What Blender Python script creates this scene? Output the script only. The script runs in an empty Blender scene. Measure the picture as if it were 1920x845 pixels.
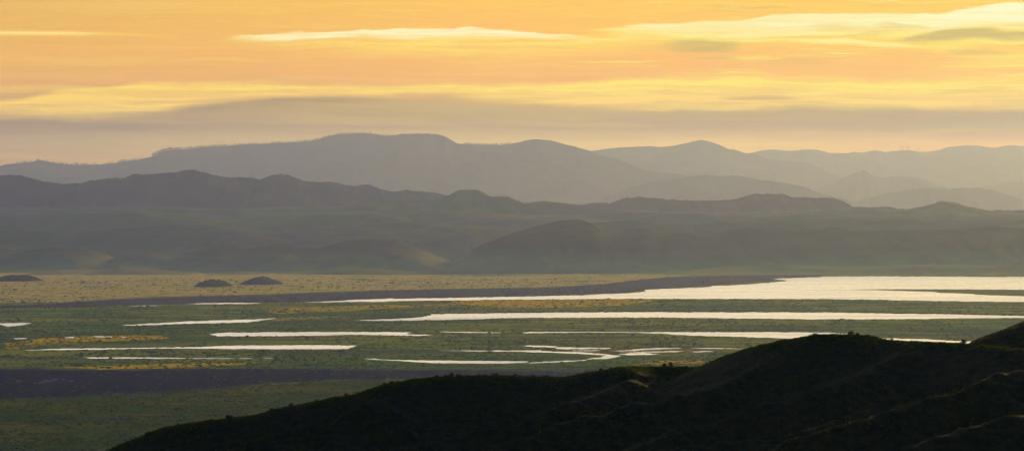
import bpy, math, random
import numpy as np
from math import radians as R

# ------------------------------------------------------------------ basics
F, CX, HY, CZ = 5333.33, 960.0, 404.0, 250.0      # focal length in photo pixels, principal column, horizon row, eye height
SUN_AZ, SUN_EL = 24.0, 9.5
scene = bpy.context.scene
C = scene.collection
rng = np.random.default_rng(7)
random.seed(5)

def lin(r, g, b):
    f = lambda c: c / 12.92 if c <= 0.04045 else ((c + 0.055) / 1.055) ** 2.4
    return (f(r / 255), f(g / 255), f(b / 255), 1.0)

def ground_d(py): return CZ * F / (py - HY)        # distance of a point of the flat plain
def world(px, py, d): return ((px - CX) / F * d, d, CZ + (HY - py) / F * d)

# ------------------------------------------------------------------ noise
def _hash(ix, iy, seed):
    h = (ix.astype(np.int64) * 374761393 + iy.astype(np.int64) * 668265263 + seed * 974634777) & 0xffffffff
    h = ((h ^ (h >> 13)) * 1274126177) & 0xffffffff
    h = (h ^ (h >> 16)) & 0xffffffff
    return h.astype(np.float64) / 4294967295.0 * 2 - 1
def vnoise(x, y, seed=0):
    x0, y0 = np.floor(x), np.floor(y)
    fx, fy = x - x0, y - y0
    fx = fx * fx * fx * (fx * (fx * 6 - 15) + 10); fy = fy * fy * fy * (fy * (fy * 6 - 15) + 10)
    a, b = _hash(x0, y0, seed), _hash(x0 + 1, y0, seed)
    c, d = _hash(x0, y0 + 1, seed), _hash(x0 + 1, y0 + 1, seed)
    return (a + (b - a) * fx) * (1 - fy) + (c + (d - c) * fx) * fy
def fbm(x, y, seed=0, o=5, gain=0.5, lac=2.03):
    x, y = np.asarray(x, float), np.asarray(y, float)
    s, a = np.zeros(np.broadcast(x, y).shape), 1.0
    for i in range(o):
        s += a * vnoise(x, y, seed + i * 17); x = x * lac + 13.7; y = y * lac - 7.1; a *= gain
    return s
def ridged(x, y, seed=0, o=4, gain=0.5):
    s, a, t = 0, 1.0, 0
    x, y = np.asarray(x, float), np.asarray(y, float)
    for i in range(o):
        s = s + a * (1 - np.abs(vnoise(x, y, seed + i * 31)) * 2); t += a; x = x * 2.07 + 5.1; y = y * 2.07 + 9.3; a *= gain
    return s / t
def sstep(a, b, x):
    t = np.clip((x - a) / (b - a), 0, 1); return t * t * (3 - 2 * t)

# ------------------------------------------------------------------ object helpers
def link_mesh(name, verts, faces, mat=None, parent=None, smooth=True, kind=None):
    me = bpy.data.meshes.new(name)
    verts = np.asarray(verts, dtype=np.float32).reshape(-1, 3); faces = np.asarray(faces, dtype=np.int32)
    n = faces.shape[1]
    me.vertices.add(len(verts)); me.vertices.foreach_set('co', verts.ravel())
    me.loops.add(faces.size); me.loops.foreach_set('vertex_index', faces.ravel())
    me.polygons.add(len(faces)); me.polygons.foreach_set('loop_start', np.arange(0, faces.size, n, dtype=np.int32))
    me.polygons.foreach_set('use_smooth', np.full(len(faces), smooth))
    me.update(calc_edges=True); me.validate()
    if mat: me.materials.append(mat)
    o = bpy.data.objects.new(name, me); C.objects.link(o)
    if parent: o.parent = parent
    if kind: o['kind'] = kind
    return o
def grid_mesh(name, X, Y, Z, mat, kind='structure'):
    ny, nx = X.shape
    v = np.stack([X, Y, Z], -1).reshape(-1, 3)
    i = (np.arange(ny - 1)[:, None] * nx + np.arange(nx - 1)[None, :]).ravel()
    return link_mesh(name, v, np.stack([i, i + 1, i + nx + 1, i + nx], 1), mat, kind=kind)
def attr(o, name, arr):
    a = o.data.attributes.new(name, 'FLOAT', 'POINT'); a.data.foreach_set('value', np.asarray(arr, dtype=np.float32).ravel())
def tag(o, label, cat, group=None):
    o['label'] = label; o['category'] = cat
    if group: o['group'] = group
    return o

# ------------------------------------------------------------------ node helpers
class NT:
    def __init__(s, tree): s.t = tree; s.n = tree.nodes; s.l = tree.links
    def put(s, sock, v):
        if v is None: return
        if hasattr(v, 'is_output') or isinstance(v, bpy.types.NodeSocket): s.l.new(v, sock)
        else:
            if isinstance(v, (tuple, list)) and len(v) == 4 and len(sock.default_value) == 3: v = v[:3]
            sock.default_value = v
    def m(s, op, a, b=None, c=None, clamp=False):
        n = s.n.new('ShaderNodeMath'); n.operation = op; n.use_clamp = clamp
        for i, v in enumerate((a, b, c)): s.put(n.inputs[i], v)
        return n.outputs[0]
    def add(s, a, b): return s.m('ADD', a, b)
    def sub(s, a, b): return s.m('SUBTRACT', a, b)
    def mul(s, a, b): return s.m('MULTIPLY', a, b)
    def div(s, a, b): return s.m('DIVIDE', a, b)
    def mr(s, v, a, b, c=0.0, d=1.0, smooth=True):
        n = s.n.new('ShaderNodeMapRange'); n.interpolation_type = 'SMOOTHSTEP' if smooth else 'LINEAR'; n.clamp = True
        for i, x in enumerate((v, a, b, c, d)): s.put(n.inputs[i], x)
        return n.outputs[0]
    def mix(s, f, a, b, mode='MIX'):
        n = s.n.new('ShaderNodeMix'); n.data_type = 'RGBA'; n.blend_type = mode
        s.put(n.inputs[0], f); s.put(n.inputs[6], a); s.put(n.inputs[7], b)
        return n.outputs[2]
    def xyz(s, x, y, z=0.0):
        n = s.n.new('ShaderNodeCombineXYZ')
        for i, v in enumerate((x, y, z)): s.put(n.inputs[i], v)
        return n.outputs[0]
    def noise(s, vec, scale=1.0, detail=4.0, rough=0.5, dist=0.0, color=False):
        n = s.n.new('ShaderNodeTexNoise'); s.put(n.inputs['Vector'], vec); n.inputs['Scale'].default_value = scale
        n.inputs['Detail'].default_value = detail; n.inputs['Roughness'].default_value = rough; n.inputs['Distortion'].default_value = dist
        return n.outputs[1 if color else 0]
    def curve(s, v, x0, x1, pts, y0, y1):
        """piecewise curve through pts (x, y); returns y in [y0, y1]"""
        n = s.n.new('ShaderNodeFloatCurve'); c = n.mapping.curves[0]
        P = [((x - x0) / (x1 - x0), (y - y0) / (y1 - y0)) for x, y in pts]
        while len(c.points) < len(P): c.points.new(0.5, 0.5)
        for i, p in enumerate(P): c.points[i].location = p; c.points[i].handle_type = 'AUTO_CLAMPED'
        n.mapping.use_clip = False; n.mapping.update()
        s.put(n.inputs['Value'], s.mr(v, x0, x1, 0.0, 1.0, smooth=False))
        return s.add(s.mul(n.outputs[0], y1 - y0), y0)
    def ramp(s, v, stops):
        n = s.n.new('ShaderNodeValToRGB'); e = n.color_ramp.elements
        while len(e) < len(stops): e.new(0.5)
        for i, (p, c) in enumerate(stops): e[i].position = p; e[i].color = c
        s.put(n.inputs[0], v); return n.outputs[0]

def new_mat(name):
    m = bpy.data.materials.new(name); m.use_nodes = True; t = NT(m.node_tree)
    for n in list(t.n):
        if n.type == 'BSDF_PRINCIPLED': b = n
    b.inputs['Roughness'].default_value = 0.9; b.inputs['Specular IOR Level'].default_value = 0.0
    return m, t, b

# ------------------------------------------------------------------ materials
def hill_mat(name, c1, c2, c3, s1=0.0008, s2=0.012, bump=8.0, bs=0.02):
    m, t, b = new_mat(name)
    g = t.n.new('ShaderNodeNewGeometry').outputs['Position']
    n1 = t.noise(g, s1, 5, 0.55, 0.4); n2 = t.noise(g, s2, 5, 0.6)
    n3 = t.noise(g, s1 * 4.3, 4, 0.55, 0.8)
    c = t.mix(t.mr(n1, 0.42, 0.6), c1, c2)
    c = t.mix(t.mr(t.add(n3, t.mul(t.sub(n2, 0.5), 0.3)), 0.5, 0.64), c, c3)
    c = t.mix(1.0, c, t.mix(t.mr(n2, 0.3, 0.7), (0.85, 0.85, 0.85, 1), (1.15, 1.15, 1.15, 1)), 'MULTIPLY')
    t.put(b.inputs['Base Color'], c)
    bp = t.n.new('ShaderNodeBump'); bp.inputs['Strength'].default_value = 0.6; bp.inputs['Distance'].default_value = bump
    t.put(bp.inputs['Height'], t.noise(g, bs, 5, 0.6)); t.put(b.inputs['Normal'], bp.outputs[0])
    return m
M_far = hill_mat('far_ridge_ground', (0.045, 0.043, 0.045, 1), (0.055, 0.048, 0.045, 1), (0.038, 0.040, 0.040, 1), 0.0003, 0.0035, 4, 0.003)
M_blue = hill_mat('chaparral_haze_blue', (0.011, 0.026, 0.048, 1), (0.014, 0.028, 0.044, 1), (0.022, 0.036, 0.040, 1), 0.0004, 0.005, 6, 0.005)  # bluer than the brush itself: distant haze tint put into the colour
def green_hill_mat():
    m, t, b = new_mat('grassy_hill_ground')
    g = t.n.new('ShaderNodeNewGeometry').outputs['Position']
    def A(n):
        a = t.n.new('ShaderNodeAttribute'); a.attribute_name = n; return a.outputs['Fac']
    n1 = t.noise(g, 0.0005, 4, 0.5, 0.4); n2 = t.noise(g, 0.006, 5, 0.6); n3 = t.noise(g, 0.0016, 5, 0.55, 0.8)
    c = t.mix(t.mr(n1, 0.42, 0.6), (0.11, 0.13, 0.045, 1), (0.16, 0.125, 0.07, 1))
    c = t.mix(t.mul(t.mr(n3, 0.54, 0.66), 0.7), c, (0.17, 0.20, 0.035, 1))
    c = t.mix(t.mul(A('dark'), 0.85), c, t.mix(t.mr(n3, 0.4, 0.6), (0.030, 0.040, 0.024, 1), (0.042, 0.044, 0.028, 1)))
    c = t.mix(t.mul(A('foot'), t.mr(n3, 0.3, 0.55, 0.5, 1.0)), c, t.mix(t.mr(n2, 0.4, 0.6), (0.36, 0.29, 0.08, 1), (0.30, 0.30, 0.06, 1)))
    c = t.mix(1.0, c, t.mix(t.mr(n2, 0.3, 0.7), (0.85, 0.85, 0.85, 1), (1.15, 1.15, 1.15, 1)), 'MULTIPLY')
    t.put(b.inputs['Base Color'], c)
    bp = t.n.new('ShaderNodeBump'); bp.inputs['Strength'].default_value = 0.4; bp.inputs['Distance'].default_value = 4.0
    t.put(bp.inputs['Height'], t.noise(g, 0.012, 5, 0.6)); t.put(b.inputs['Normal'], bp.outputs[0])
    return m
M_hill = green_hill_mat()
M_mound = hill_mat('mound_ground', (0.045, 0.05, 0.04, 1), (0.055, 0.055, 0.042, 1), (0.045, 0.06, 0.03, 1), 0.004, 0.05, 2, 0.05)

def plain_mat():
    m, t, b = new_mat('plain_ground')
    g = t.n.new('ShaderNodeNewGeometry').outputs['Position']
    sep = t.n.new('ShaderNodeSeparateXYZ'); t.put(sep.inputs[0], g)
    def A(n):
        a = t.n.new('ShaderNodeAttribute'); a.attribute_name = n; return a.outputs['Fac']
    big = t.noise(g, 0.0012, 5, 0.55, 0.6); mid = t.noise(g, 0.006, 5, 0.6, 0.3)
    fine = t.noise(g, 0.03, 4, 0.65); spk = t.noise(g, 0.11, 3, 0.7)
    # scrub rows drift along the wind: long streaks across the plain
    st = t.noise(t.xyz(t.mul(sep.outputs[0], 0.0016), t.mul(sep.outputs[1], 0.0105)), 1.0, 5, 0.62, 0.5)
    c = t.mix(t.mr(big, 0.38, 0.62), (0.095, 0.18, 0.022, 1), (0.25, 0.26, 0.022, 1))
    c = t.mix(t.mul(t.mr(st, 0.45, 0.62), 0.75), c, (0.082, 0.075, 0.045, 1))
    c = t.mix(t.mul(t.mr(mid, 0.5, 0.66), 0.6), c, (0.055, 0.125, 0.02, 1))
    c = t.mix(t.mul(t.mr(t.noise(g, 0.0032, 4, 0.6, 1.0), 0.55, 0.68), t.mul(A('gold'), 0.8)), c, (0.34, 0.26, 0.02, 1))
    def zone(attrn, k, s, nz): return t.mr(t.add(A(attrn), t.mul(t.sub(nz, 0.5), k)), 0.5 - s, 0.5 + s)
    nz = t.add(t.mul(fine, 0.5), t.mul(mid, 0.5))
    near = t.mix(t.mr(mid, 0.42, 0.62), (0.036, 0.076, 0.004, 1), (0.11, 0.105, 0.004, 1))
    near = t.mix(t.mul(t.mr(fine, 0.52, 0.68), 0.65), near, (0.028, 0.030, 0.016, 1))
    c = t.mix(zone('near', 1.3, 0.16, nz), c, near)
    tan = t.mix(t.mr(fine, 0.35, 0.62), (0.32, 0.24, 0.05, 1), (0.74, 0.52, 0.10, 1))
    tan = t.mix(t.mr(mid, 0.5, 0.68), tan, (0.21, 0.24, 0.05, 1))
    c = t.mix(zone('tan', 0.9, 0.14, nz), c, tan)
    mud = t.mix(t.mr(fine, 0.35, 0.65), (0.045, 0.044, 0.052, 1), (0.085, 0.078, 0.08, 1))
    c = t.mix(zone('mud', 1.6, 0.16, nz), c, mud)
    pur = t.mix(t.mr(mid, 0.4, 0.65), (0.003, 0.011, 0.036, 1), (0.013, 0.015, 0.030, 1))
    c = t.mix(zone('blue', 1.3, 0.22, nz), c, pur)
    yel = t.mix(t.mr(t.add(t.mul(fine, .6), t.mul(spk, .4)), 0.4, 0.62), (0.40, 0.25, 0.004, 1), (0.85, 0.47, 0.0, 1))
    c = t.mix(zone('yellow', 1.0, 0.14, nz), c, yel)
    c = t.mix(zone('wet', 0.5, 0.12, nz), c, t.mix(t.mr(mid, .4, .6), (0.14, 0.12, 0.025, 1), (0.24, 0.19, 0.02, 1)))
    c = t.mix(t.mul(A('clump'), t.mr(t.noise(g, 0.028, 4, 0.7, 0.8), 0.50, 0.58)), c, (0.012, 0.014, 0.022, 1))
    c = t.mix(t.mr(A('shore'), 0.3, 0.8), c, (0.022, 0.021, 0.020, 1))
    c = t.mix(t.mul(t.mr(A('reed'), 0.25, 0.7), 0.8), c, (0.20, 0.24, 0.02, 1))
    c = t.mix(t.mr(A('track'), 0.35, 0.7), c, (0.30, 0.24, 0.15, 1))
    c = t.mix(1.0, c, t.mix(t.mr(spk, 0.3, 0.7), (0.55, 0.55, 0.55, 1), (1.45, 1.45, 1.45, 1)), 'MULTIPLY')
    t.put(b.inputs['Base Color'], c)
    bp = t.n.new('ShaderNodeBump'); bp.inputs['Strength'].default_value = 0.7; bp.inputs['Distance'].default_value = 3.0
    t.put(bp.inputs['Height'], t.add(t.noise(g, 0.045, 5, 0.65), t.mul(mid, 1.0))); t.put(b.inputs['Normal'], bp.outputs[0])
    return m
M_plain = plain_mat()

def water_mat():
    m, t, b = new_mat('lake_water')
    g = t.n.new('ShaderNodeNewGeometry').outputs['Position']
    sep = t.n.new('ShaderNodeSeparateXYZ'); t.put(sep.inputs[0], g)
    st = t.noise(t.xyz(t.mul(sep.outputs[0], 0.0012), t.mul(sep.outputs[1], 0.008)), 1.0, 5, 0.6, 0.3)
    b.inputs['Base Color'].default_value = (0.30, 0.27, 0.22, 1); b.inputs['IOR'].default_value = 1.45
    b.inputs['Specular IOR Level'].default_value = 1.0
    t.put(b.inputs['Roughness'], t.mr(st, 0.38, 0.62, 0.20, 0.37))
    bp = t.n.new('ShaderNodeBump'); bp.inputs['Strength'].default_value = 0.25; bp.inputs['Distance'].default_value = 0.4
    t.put(bp.inputs['Height'], t.noise(g, 0.25, 3, 0.6)); t.put(b.inputs['Normal'], bp.outputs[0])
    return m
M_water = water_mat()

def fore_mat():
    m, t, b = new_mat('foreground_hill_ground')
    g = t.n.new('ShaderNodeNewGeometry').outputs['Position']
    a = t.noise(g, 0.04, 5, 0.6, 0.4); f = t.noise(g, 0.7, 4, 0.65); v = t.noise(g, 0.12, 5, 0.7, 1.2)
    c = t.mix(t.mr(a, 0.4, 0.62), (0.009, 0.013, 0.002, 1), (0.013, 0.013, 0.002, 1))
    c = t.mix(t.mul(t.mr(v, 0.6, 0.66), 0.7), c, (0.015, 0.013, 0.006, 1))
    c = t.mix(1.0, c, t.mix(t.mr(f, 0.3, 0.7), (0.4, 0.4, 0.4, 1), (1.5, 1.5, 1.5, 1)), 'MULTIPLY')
    t.put(b.inputs['Base Color'], c); b.inputs['Specular IOR Level'].default_value = 0.03
    bp = t.n.new('ShaderNodeBump'); bp.inputs['Strength'].default_value = 0.8; bp.inputs['Distance'].default_value = 0.5
    t.put(bp.inputs['Height'], t.noise(g, 0.6, 5, 0.7)); t.put(b.inputs['Normal'], bp.outputs[0])
    return m
M_fore = fore_mat()

def leaf_mat(name, c1, c2, trans=0.35, scale=0.5):
    m = bpy.data.materials.new(name); m.use_nodes = True; t = NT(m.node_tree)
    t.n.clear()
    out = t.n.new('ShaderNodeOutputMaterial'); d = t.n.new('ShaderNodeBsdfDiffuse'); tr = t.n.new('ShaderNodeBsdfTranslucent')
    mx = t.n.new('ShaderNodeMixShader'); mx.inputs[0].default_value = trans
    g = t.n.new('ShaderNodeNewGeometry').outputs['Position']
    c = t.mix(t.mr(t.noise(g, scale, 4, 0.6), 0.35, 0.65), c1, c2)
    t.put(d.inputs[0], c); t.put(tr.inputs[0], c)
    t.l.new(d.outputs[0], mx.inputs[1]); t.l.new(tr.outputs[0], mx.inputs[2]); t.l.new(mx.outputs[0], out.inputs[0])
    return m
M_oak = leaf_mat('oak_leaves', (0.035, 0.05, 0.02, 1), (0.055, 0.06, 0.03, 1), 0.2, 0.3)
M_shrub = leaf_mat('shrub_leaves', (0.018, 0.025, 0.008, 1), (0.035, 0.04, 0.012, 1), 0.25, 2.0)
M_tuft = leaf_mat('grass_blades', (0.035, 0.055, 0.005, 1), (0.055, 0.06, 0.008, 1), 0.5, 0.4)
M_scrub = leaf_mat('saltbush_leaves', (0.06, 0.11, 0.02, 1), (0.15, 0.16, 0.03, 1), 0.3, 0.02)
M_bark, _t, _b = new_mat('bark'); _b.inputs['Base Color'].default_value = (0.06, 0.045, 0.03, 1)
_t.put(_b.inputs['Base Color'], _t.mix(_t.noise(_t.n.new('ShaderNodeNewGeometry').outputs['Position'], 1.5), (0.035, 0.028, 0.02, 1), (0.08, 0.06, 0.045, 1)))
M_steel, _t, _b = new_mat('galvanised_steel'); _b.inputs['Metallic'].default_value = 0.4; _b.inputs['Roughness'].default_value = 0.5
_t.put(_b.inputs['Base Color'], _t.mix(_t.noise(_t.n.new('ShaderNodeNewGeometry').outputs['Position'], 0.8), (0.10, 0.10, 0.10, 1), (0.18, 0.17, 0.16, 1)))

# ------------------------------------------------------------------ distant ridges (real distance, real height, own front and back slopes)
def ext(x, xp, yp, seed, amp):
    """silhouette row at column x; beyond the traced part it wanders on"""
    y = np.interp(x, xp, yp)
    out = np.maximum(xp[0] - x, 0) + np.maximum(x - xp[-1], 0)
    return y + sstep(0, 400, out) * amp * fbm(x / 320.0, x * 0 + seed, seed, 3)
def smooth_interp(x, xp, yp, w=3.0):
    """linear interpolation rounded off by a small running mean"""
    return (np.interp(x - w, xp, yp) + np.interp(x - w / 2, xp, yp) + np.interp(x, xp, yp) + np.interp(x + w / 2, xp, yp) + np.interp(x + w, xp, yp)) / 5
CREST = {}
def ridge(key, pts, D, front, back, mat, seed, jag=0.35, gully=0.20, px0=-900, px1=2800, base=-0.8, fade=None, step=3.0, name='mountain_ridge', expo=1.25, wamp=6):
    xp = np.array([p[0] for p in pts], float); yp = np.array([p[1] for p in pts], float)
    if fade: px0, px1 = fade
    px = np.arange(px0, px1 + 1, step)
    row = smooth_interp(px, xp, yp) if fade else np.where((px < xp[0]) | (px > xp[-1]), ext(px, xp, yp, seed, wamp), smooth_interp(px, xp, yp))
    row = row - 1.5 * jag * fbm(px / 9.0, px * 0 + seed, seed + 3, 4)
    H = CZ + (HY - row) / F * D
    H = np.maximum(H, base)
    CREST[key] = (px, H, D)
    nf, nb = 150, 30
    v = np.concatenate([-np.linspace(1, 0, nf) ** 1.35, np.linspace(0, 1, nb)[1:]])
    V, PX = np.meshgrid(v, px, indexing='ij')
    X = (PX - CX) / F * D
    Y = np.where(V < 0, D + V * front, D + V * back)
    t = np.abs(V)
    wx = X + 0.25 * front * fbm(X / (front * 0.8), Y / (front * 0.8), seed + 5, 3)
    r = ridged(wx / (front * 0.33), Y / (front * 1.1), seed + 11, 4)          # spurs running down the slope
    fr = np.clip(1 - t, 0, 1)
    prof = fr ** expo * (1 + 0.0 * t)
    env = sstep(0, 0.25, t) * fr ** 0.6
    Hm = np.broadcast_to(H, X.shape)
    # away from the crest the small details of the silhouette melt away
    k = 41; Hs = np.convolve(np.pad(H, k // 2, mode='edge'), np.ones(k) / k, 'valid')
    Hm = Hm + (np.minimum(Hs, H) - Hm) * sstep(0, 0.5, t)
    Z = base + (Hm - base) * np.clip(prof + gully * env * (r - 0.75), 0, 1.0) - 0.5 * (t > 0.995)
    o = grid_mesh(name, X, Y, np.maximum(Z, base), mat)
    return o
A = [(900,350),(1200,325),(1380,292),(1430,282),(1450,280.5),(1480,283),(1500,281),(1515,280),(1530,280.5),(1545,284),(1555,287),(1590,287),(1600,284.5),(1620,286),(1640,282),(1650,283),(1660,285.5),(1685,282),(1690,283),(1695,281.5),(1713,282),(1718,285),(1745,284),(1762,281),(1780,275),(1810,272.5),(1830,272),(1850,276),(1865,277.5),(1885,273),(1905,272.5),(1915,274),(1925,274)]
ridge('A', A, 43500, 6500, 3000, M_far, 101, jag=0.25)
B = [(600,370),(900,335),(1040,300),(1080,290),(1115,282),(1150,277.5),(1180,275.5),(1200,275),(1220,274),(1240,276),(1265,273),(1278,270),(1290,268),(1305,264),(1315,262),(1325,264),(1340,268),(1352,273),(1365,279),(1380,281),(1395,287),(1412,288),(1425,292),(1440,298),(1455,301),(1480,301.5),(1505,304),(1525,309),(1545,318),(1565,326),(1582,332),(1620,340),(1700,352),(1780,366),(1900,385),(2050,395)]
ridge('B', B, 39500, 5500, 3000, M_far, 111, jag=0.22, px0=-300, wamp=10)
Cc = [(-20,314),(0,311),(20,307),(45,305),(62,303),(72,299),(85,302),(100,305),(130,309),(170,309),(205,307),(235,302),(262,299),(285,293),(300,286),(320,281),(345,280),(372,277),(400,275),(430,273),(460,270),(500,269.5),(540,267),(580,265),(600,260),(615,255),(640,251),(670,250),(690,249),(702,251),(715,254),(735,254),(750,251),(780,250.5),(800,250.5),(820,252),(835,256),(850,265),(862,270),(880,270),(900,271),(935,271.5),(955,270),(975,267),(990,262),(1010,261),(1035,263.5),(1050,268),(1060,271),(1075,274),(1095,280),(1110,284),(1125,291),(1140,295),(1160,299),(1175,305),(1190,311),(1205,317),(1230,322),(1270,326),(1320,336),(1400,352),(1500,372),(1700,400),(1900,410)]
ridge('C', Cc, 34000, 5500, 3500, M_far, 121, jag=0.35, px1=2400)
D2 = [(1400,400),(1480,380),(1520,362),(1560,345),(1580,334),(1590,330.5),(1600,327),(1605,323),(1613,321),(1618,319),(1624,321),(1630,325),(1640,330),(1655,333.5),(1665,332.5),(1678,330),(1700,331.5),(1720,334),(1735,336),(1745,341),(1760,348),(1780,354),(1810,362),(1860,380),(1930,400)]
ridge('D2', D2, 36500, 4000, 3000, M_far, 131, jag=0.5, fade=(1400,1930))
D4 = [(1720,400),(1780,370),(1810,356),(1830,351),(1845,349),(1870,345),(1890,341),(1910,340),(1925,341),(1980,345),(2100,350),(2300,340)]
ridge('D4', D4, 37500, 4000, 3000, M_far, 137, jag=0.4, px0=1720)
D1 = [(1080,400),(1130,370),(1180,352),(1220,341),(1255,336),(1290,331),(1315,328),(1325,327.5),(1345,330),(1380,329),(1395,332),(1420,336),(1450,340),(1480,344.5),(1500,348),(1515,354),(1535,361),(1570,370),(1610,380),(1700,400)]
ridge('D1', D1, 31000, 3500, 3000, M_far, 141, jag=0.5, fade=(1080,1700))
D3 = [(1560,400),(1620,372),(1660,362),(1690,358),(1705,354.5),(1735,353),(1750,352),(1785,354),(1800,352),(1835,352.5),(1860,356),(1880,362),(1900,368),(1925,376),(1980,385),(2080,400)]
ridge('D3', D3, 32000, 3500, 3000, M_far, 151, jag=0.5, fade=(1560,2080))
E = [(-20,329),(0,329),(15,328),(40,329),(55,334),(70,338),(100,342),(120,345),(130,345),(140,343),(152,343.5),(165,339),(190,336.5),(207,333.5),(218,335),(230,334.5),(240,330),(253,325),(262,327),(275,327),(312,324),(335,323),(345,319),(352,317.5),(365,320),(380,323),(400,328),(420,332),(455,332),(480,335),(488,336),(500,331),(512,327.5),(530,327),(545,330),(562,337),(582,341),(600,342),(616,341),(630,343),(650,348),(665,349),(683,345),(695,347),(710,353),(720,357),(740,360),(755,356),(765,356),(775,359),(800,359.5),(820,361),(835,366),(870,380),(930,392),(1010,398),(1060,392),(1090,384),(1110,380.5),(1145,380),(1158,375),(1175,371),(1200,369),(1215,370),(1250,374),(1300,375.5),(1340,376),(1380,373.5),(1400,366),(1415,363.5),(1440,364),(1455,363),(1470,364),(1485,369),(1510,370),(1545,371),(1565,372),(1580,377),(1600,387),(1640,389),(1665,387.5),(1685,391),(1740,397),(1780,390),(1800,391),(1830,394),(1850,396),(1860,395),(1875,393),(1900,394),(1925,393.5)]
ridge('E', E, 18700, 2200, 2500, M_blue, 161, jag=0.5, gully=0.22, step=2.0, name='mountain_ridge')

# ------------------------------------------------------------------ rolling green hills behind the lakes: one relief made of rows of crests
def hills():
    px = np.arange(-900, 2800, 3.2)
    yy = np.concatenate([np.linspace(11400, 13600, 190), np.linspace(13600, 18600, 210)[1:]])
    rows = []
    def row(pts, D, wf, wb, seed, p=1.3):
        xp = np.array([q[0] for q in pts], float); yp = np.array([q[1] for q in pts], float)
        rr = np.where((px < xp[0]) | (px > xp[-1]), ext(px, xp, yp, seed, 6), smooth_interp(px, xp, yp, 2.5))
        rows.append((np.maximum(CZ + (HY - rr) / F * D, -60), D, wf, wb, seed, p))
    # skyline with the flat-topped mesa
    row([(-20,389),(60,389),(120,390),(180,389),(230,390),(300,388),(400,391),(470,390),(560,388),(640,386),(700,382),(760,377),(800,377),(822,373),(835,369),(848,362),(858,357),(865,355.5),(895,355.5),(903,358),(915,366),(922,368.5),(938,367.5),(952,367.5),(962,372),(975,377),(983,380.5),(1000,378.5),(1020,376),(1035,378.5),(1060,380.5),(1090,384),(1130,388),(1180,392),(1240,397),(1300,398),(1400,397),(1500,396),(1560,392.5),(1610,389.5),(1650,391),(1690,394),(1710,390.5),(1735,386),(1755,380),(1768,377.5),(1785,380),(1800,383),(1815,387),(1840,392),(1870,397),(1925,399)], 17000, 1500, 1600, 201, 1.2)
    row([(-20,400),(80,405),(160,400),(260,396),(340,402),(420,412),(520,404),(600,398),(700,396),(800,394),(900,399),(1000,404),(1100,403),(1200,397),(1260,399),(1340,400),(1400,408),(1500,402),(1640,407),(1700,404),(1800,406),(1860,404),(1925,404)], 15600, 1300, 1100, 211, 1.3)
    row([(-20,424),(60,428),(140,434),(240,428),(330,420),(420,424),(500,436),(600,428),(700,418),(800,420),(880,424),(960,428),(1060,420),(1180,412),(1240,420),(1330,420),(1375,417),(1410,418),(1460,412),(1540,414),(1600,412),(1690,409),(1740,415),(1800,411),(1925,412)], 14500, 1100, 900, 221, 1.3)
    # dark front hills
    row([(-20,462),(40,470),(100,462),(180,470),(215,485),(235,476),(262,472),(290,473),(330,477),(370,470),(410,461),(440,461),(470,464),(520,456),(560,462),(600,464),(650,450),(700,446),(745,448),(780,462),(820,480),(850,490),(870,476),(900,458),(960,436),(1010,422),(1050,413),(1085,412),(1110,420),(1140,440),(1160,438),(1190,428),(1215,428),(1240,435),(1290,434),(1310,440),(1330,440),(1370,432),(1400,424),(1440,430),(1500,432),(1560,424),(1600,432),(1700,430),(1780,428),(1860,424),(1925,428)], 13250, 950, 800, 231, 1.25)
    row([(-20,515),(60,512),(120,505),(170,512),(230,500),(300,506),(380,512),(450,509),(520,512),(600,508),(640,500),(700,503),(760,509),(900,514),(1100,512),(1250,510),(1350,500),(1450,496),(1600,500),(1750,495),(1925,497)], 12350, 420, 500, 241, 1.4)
    Y, PX = np.meshgrid(yy, px, indexing='ij')
    X = (PX - CX) / F * 15000
    Z = np.full(X.shape, -0.8); win = np.zeros(X.shape, int); ri = 0
    for H, D, wf, wb, seed, p in rows:
        Hc = np.array([np.interp(((X[0]) * F / D) + CX, px, H)])[0]
        warp = 0.30 * wf * fbm(X / 1400.0, Y / 1400.0, seed, 3)
        dd = (Y - D)
        t = np.where(dd < 0, -dd / wf, dd / wb)
        near = sstep(0.0, 0.5, t)
        t = np.clip(t + near * warp / wf * 0.8, 0, 1.0)
        r = ridged((X + 350 * fbm(X / 900, Y / 900, seed + 9, 3)) / 520.0, Y / 1500.0, seed + 4, 4)
        prof = 0.5 * (1 + np.cos(np.pi * t ** 0.9))
        env = sstep(0.05, 0.5, t) * (1 - t) ** 0.5
        h = (Hc + 0.8) * np.clip(prof + 0.30 * env * (r - 0.7), 0, 1) - 0.8
        ri += 1; win = np.where(h > Z, ri, win); Z = np.maximum(Z, h)
    # the skyline crest keeps its exact height; everything else is softened where rows meet
    Z = Z + 3.0 * fbm(X / 160, Y / 160, 77, 3) * sstep(5, 60, Z) * (1 - sstep(16500, 16900, Y))
    Z = np.maximum(Z, -0.8)
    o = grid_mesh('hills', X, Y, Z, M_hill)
    pxw = X / Y * F + CX
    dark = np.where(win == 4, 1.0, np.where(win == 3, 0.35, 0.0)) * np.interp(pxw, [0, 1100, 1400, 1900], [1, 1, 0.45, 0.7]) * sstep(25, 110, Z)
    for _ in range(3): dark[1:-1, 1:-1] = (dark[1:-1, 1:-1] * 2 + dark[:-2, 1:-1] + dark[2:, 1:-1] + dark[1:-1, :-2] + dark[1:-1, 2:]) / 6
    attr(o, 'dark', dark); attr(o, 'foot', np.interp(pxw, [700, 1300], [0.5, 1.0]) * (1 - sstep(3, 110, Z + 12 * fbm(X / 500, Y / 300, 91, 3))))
    return o
hills()

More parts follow.
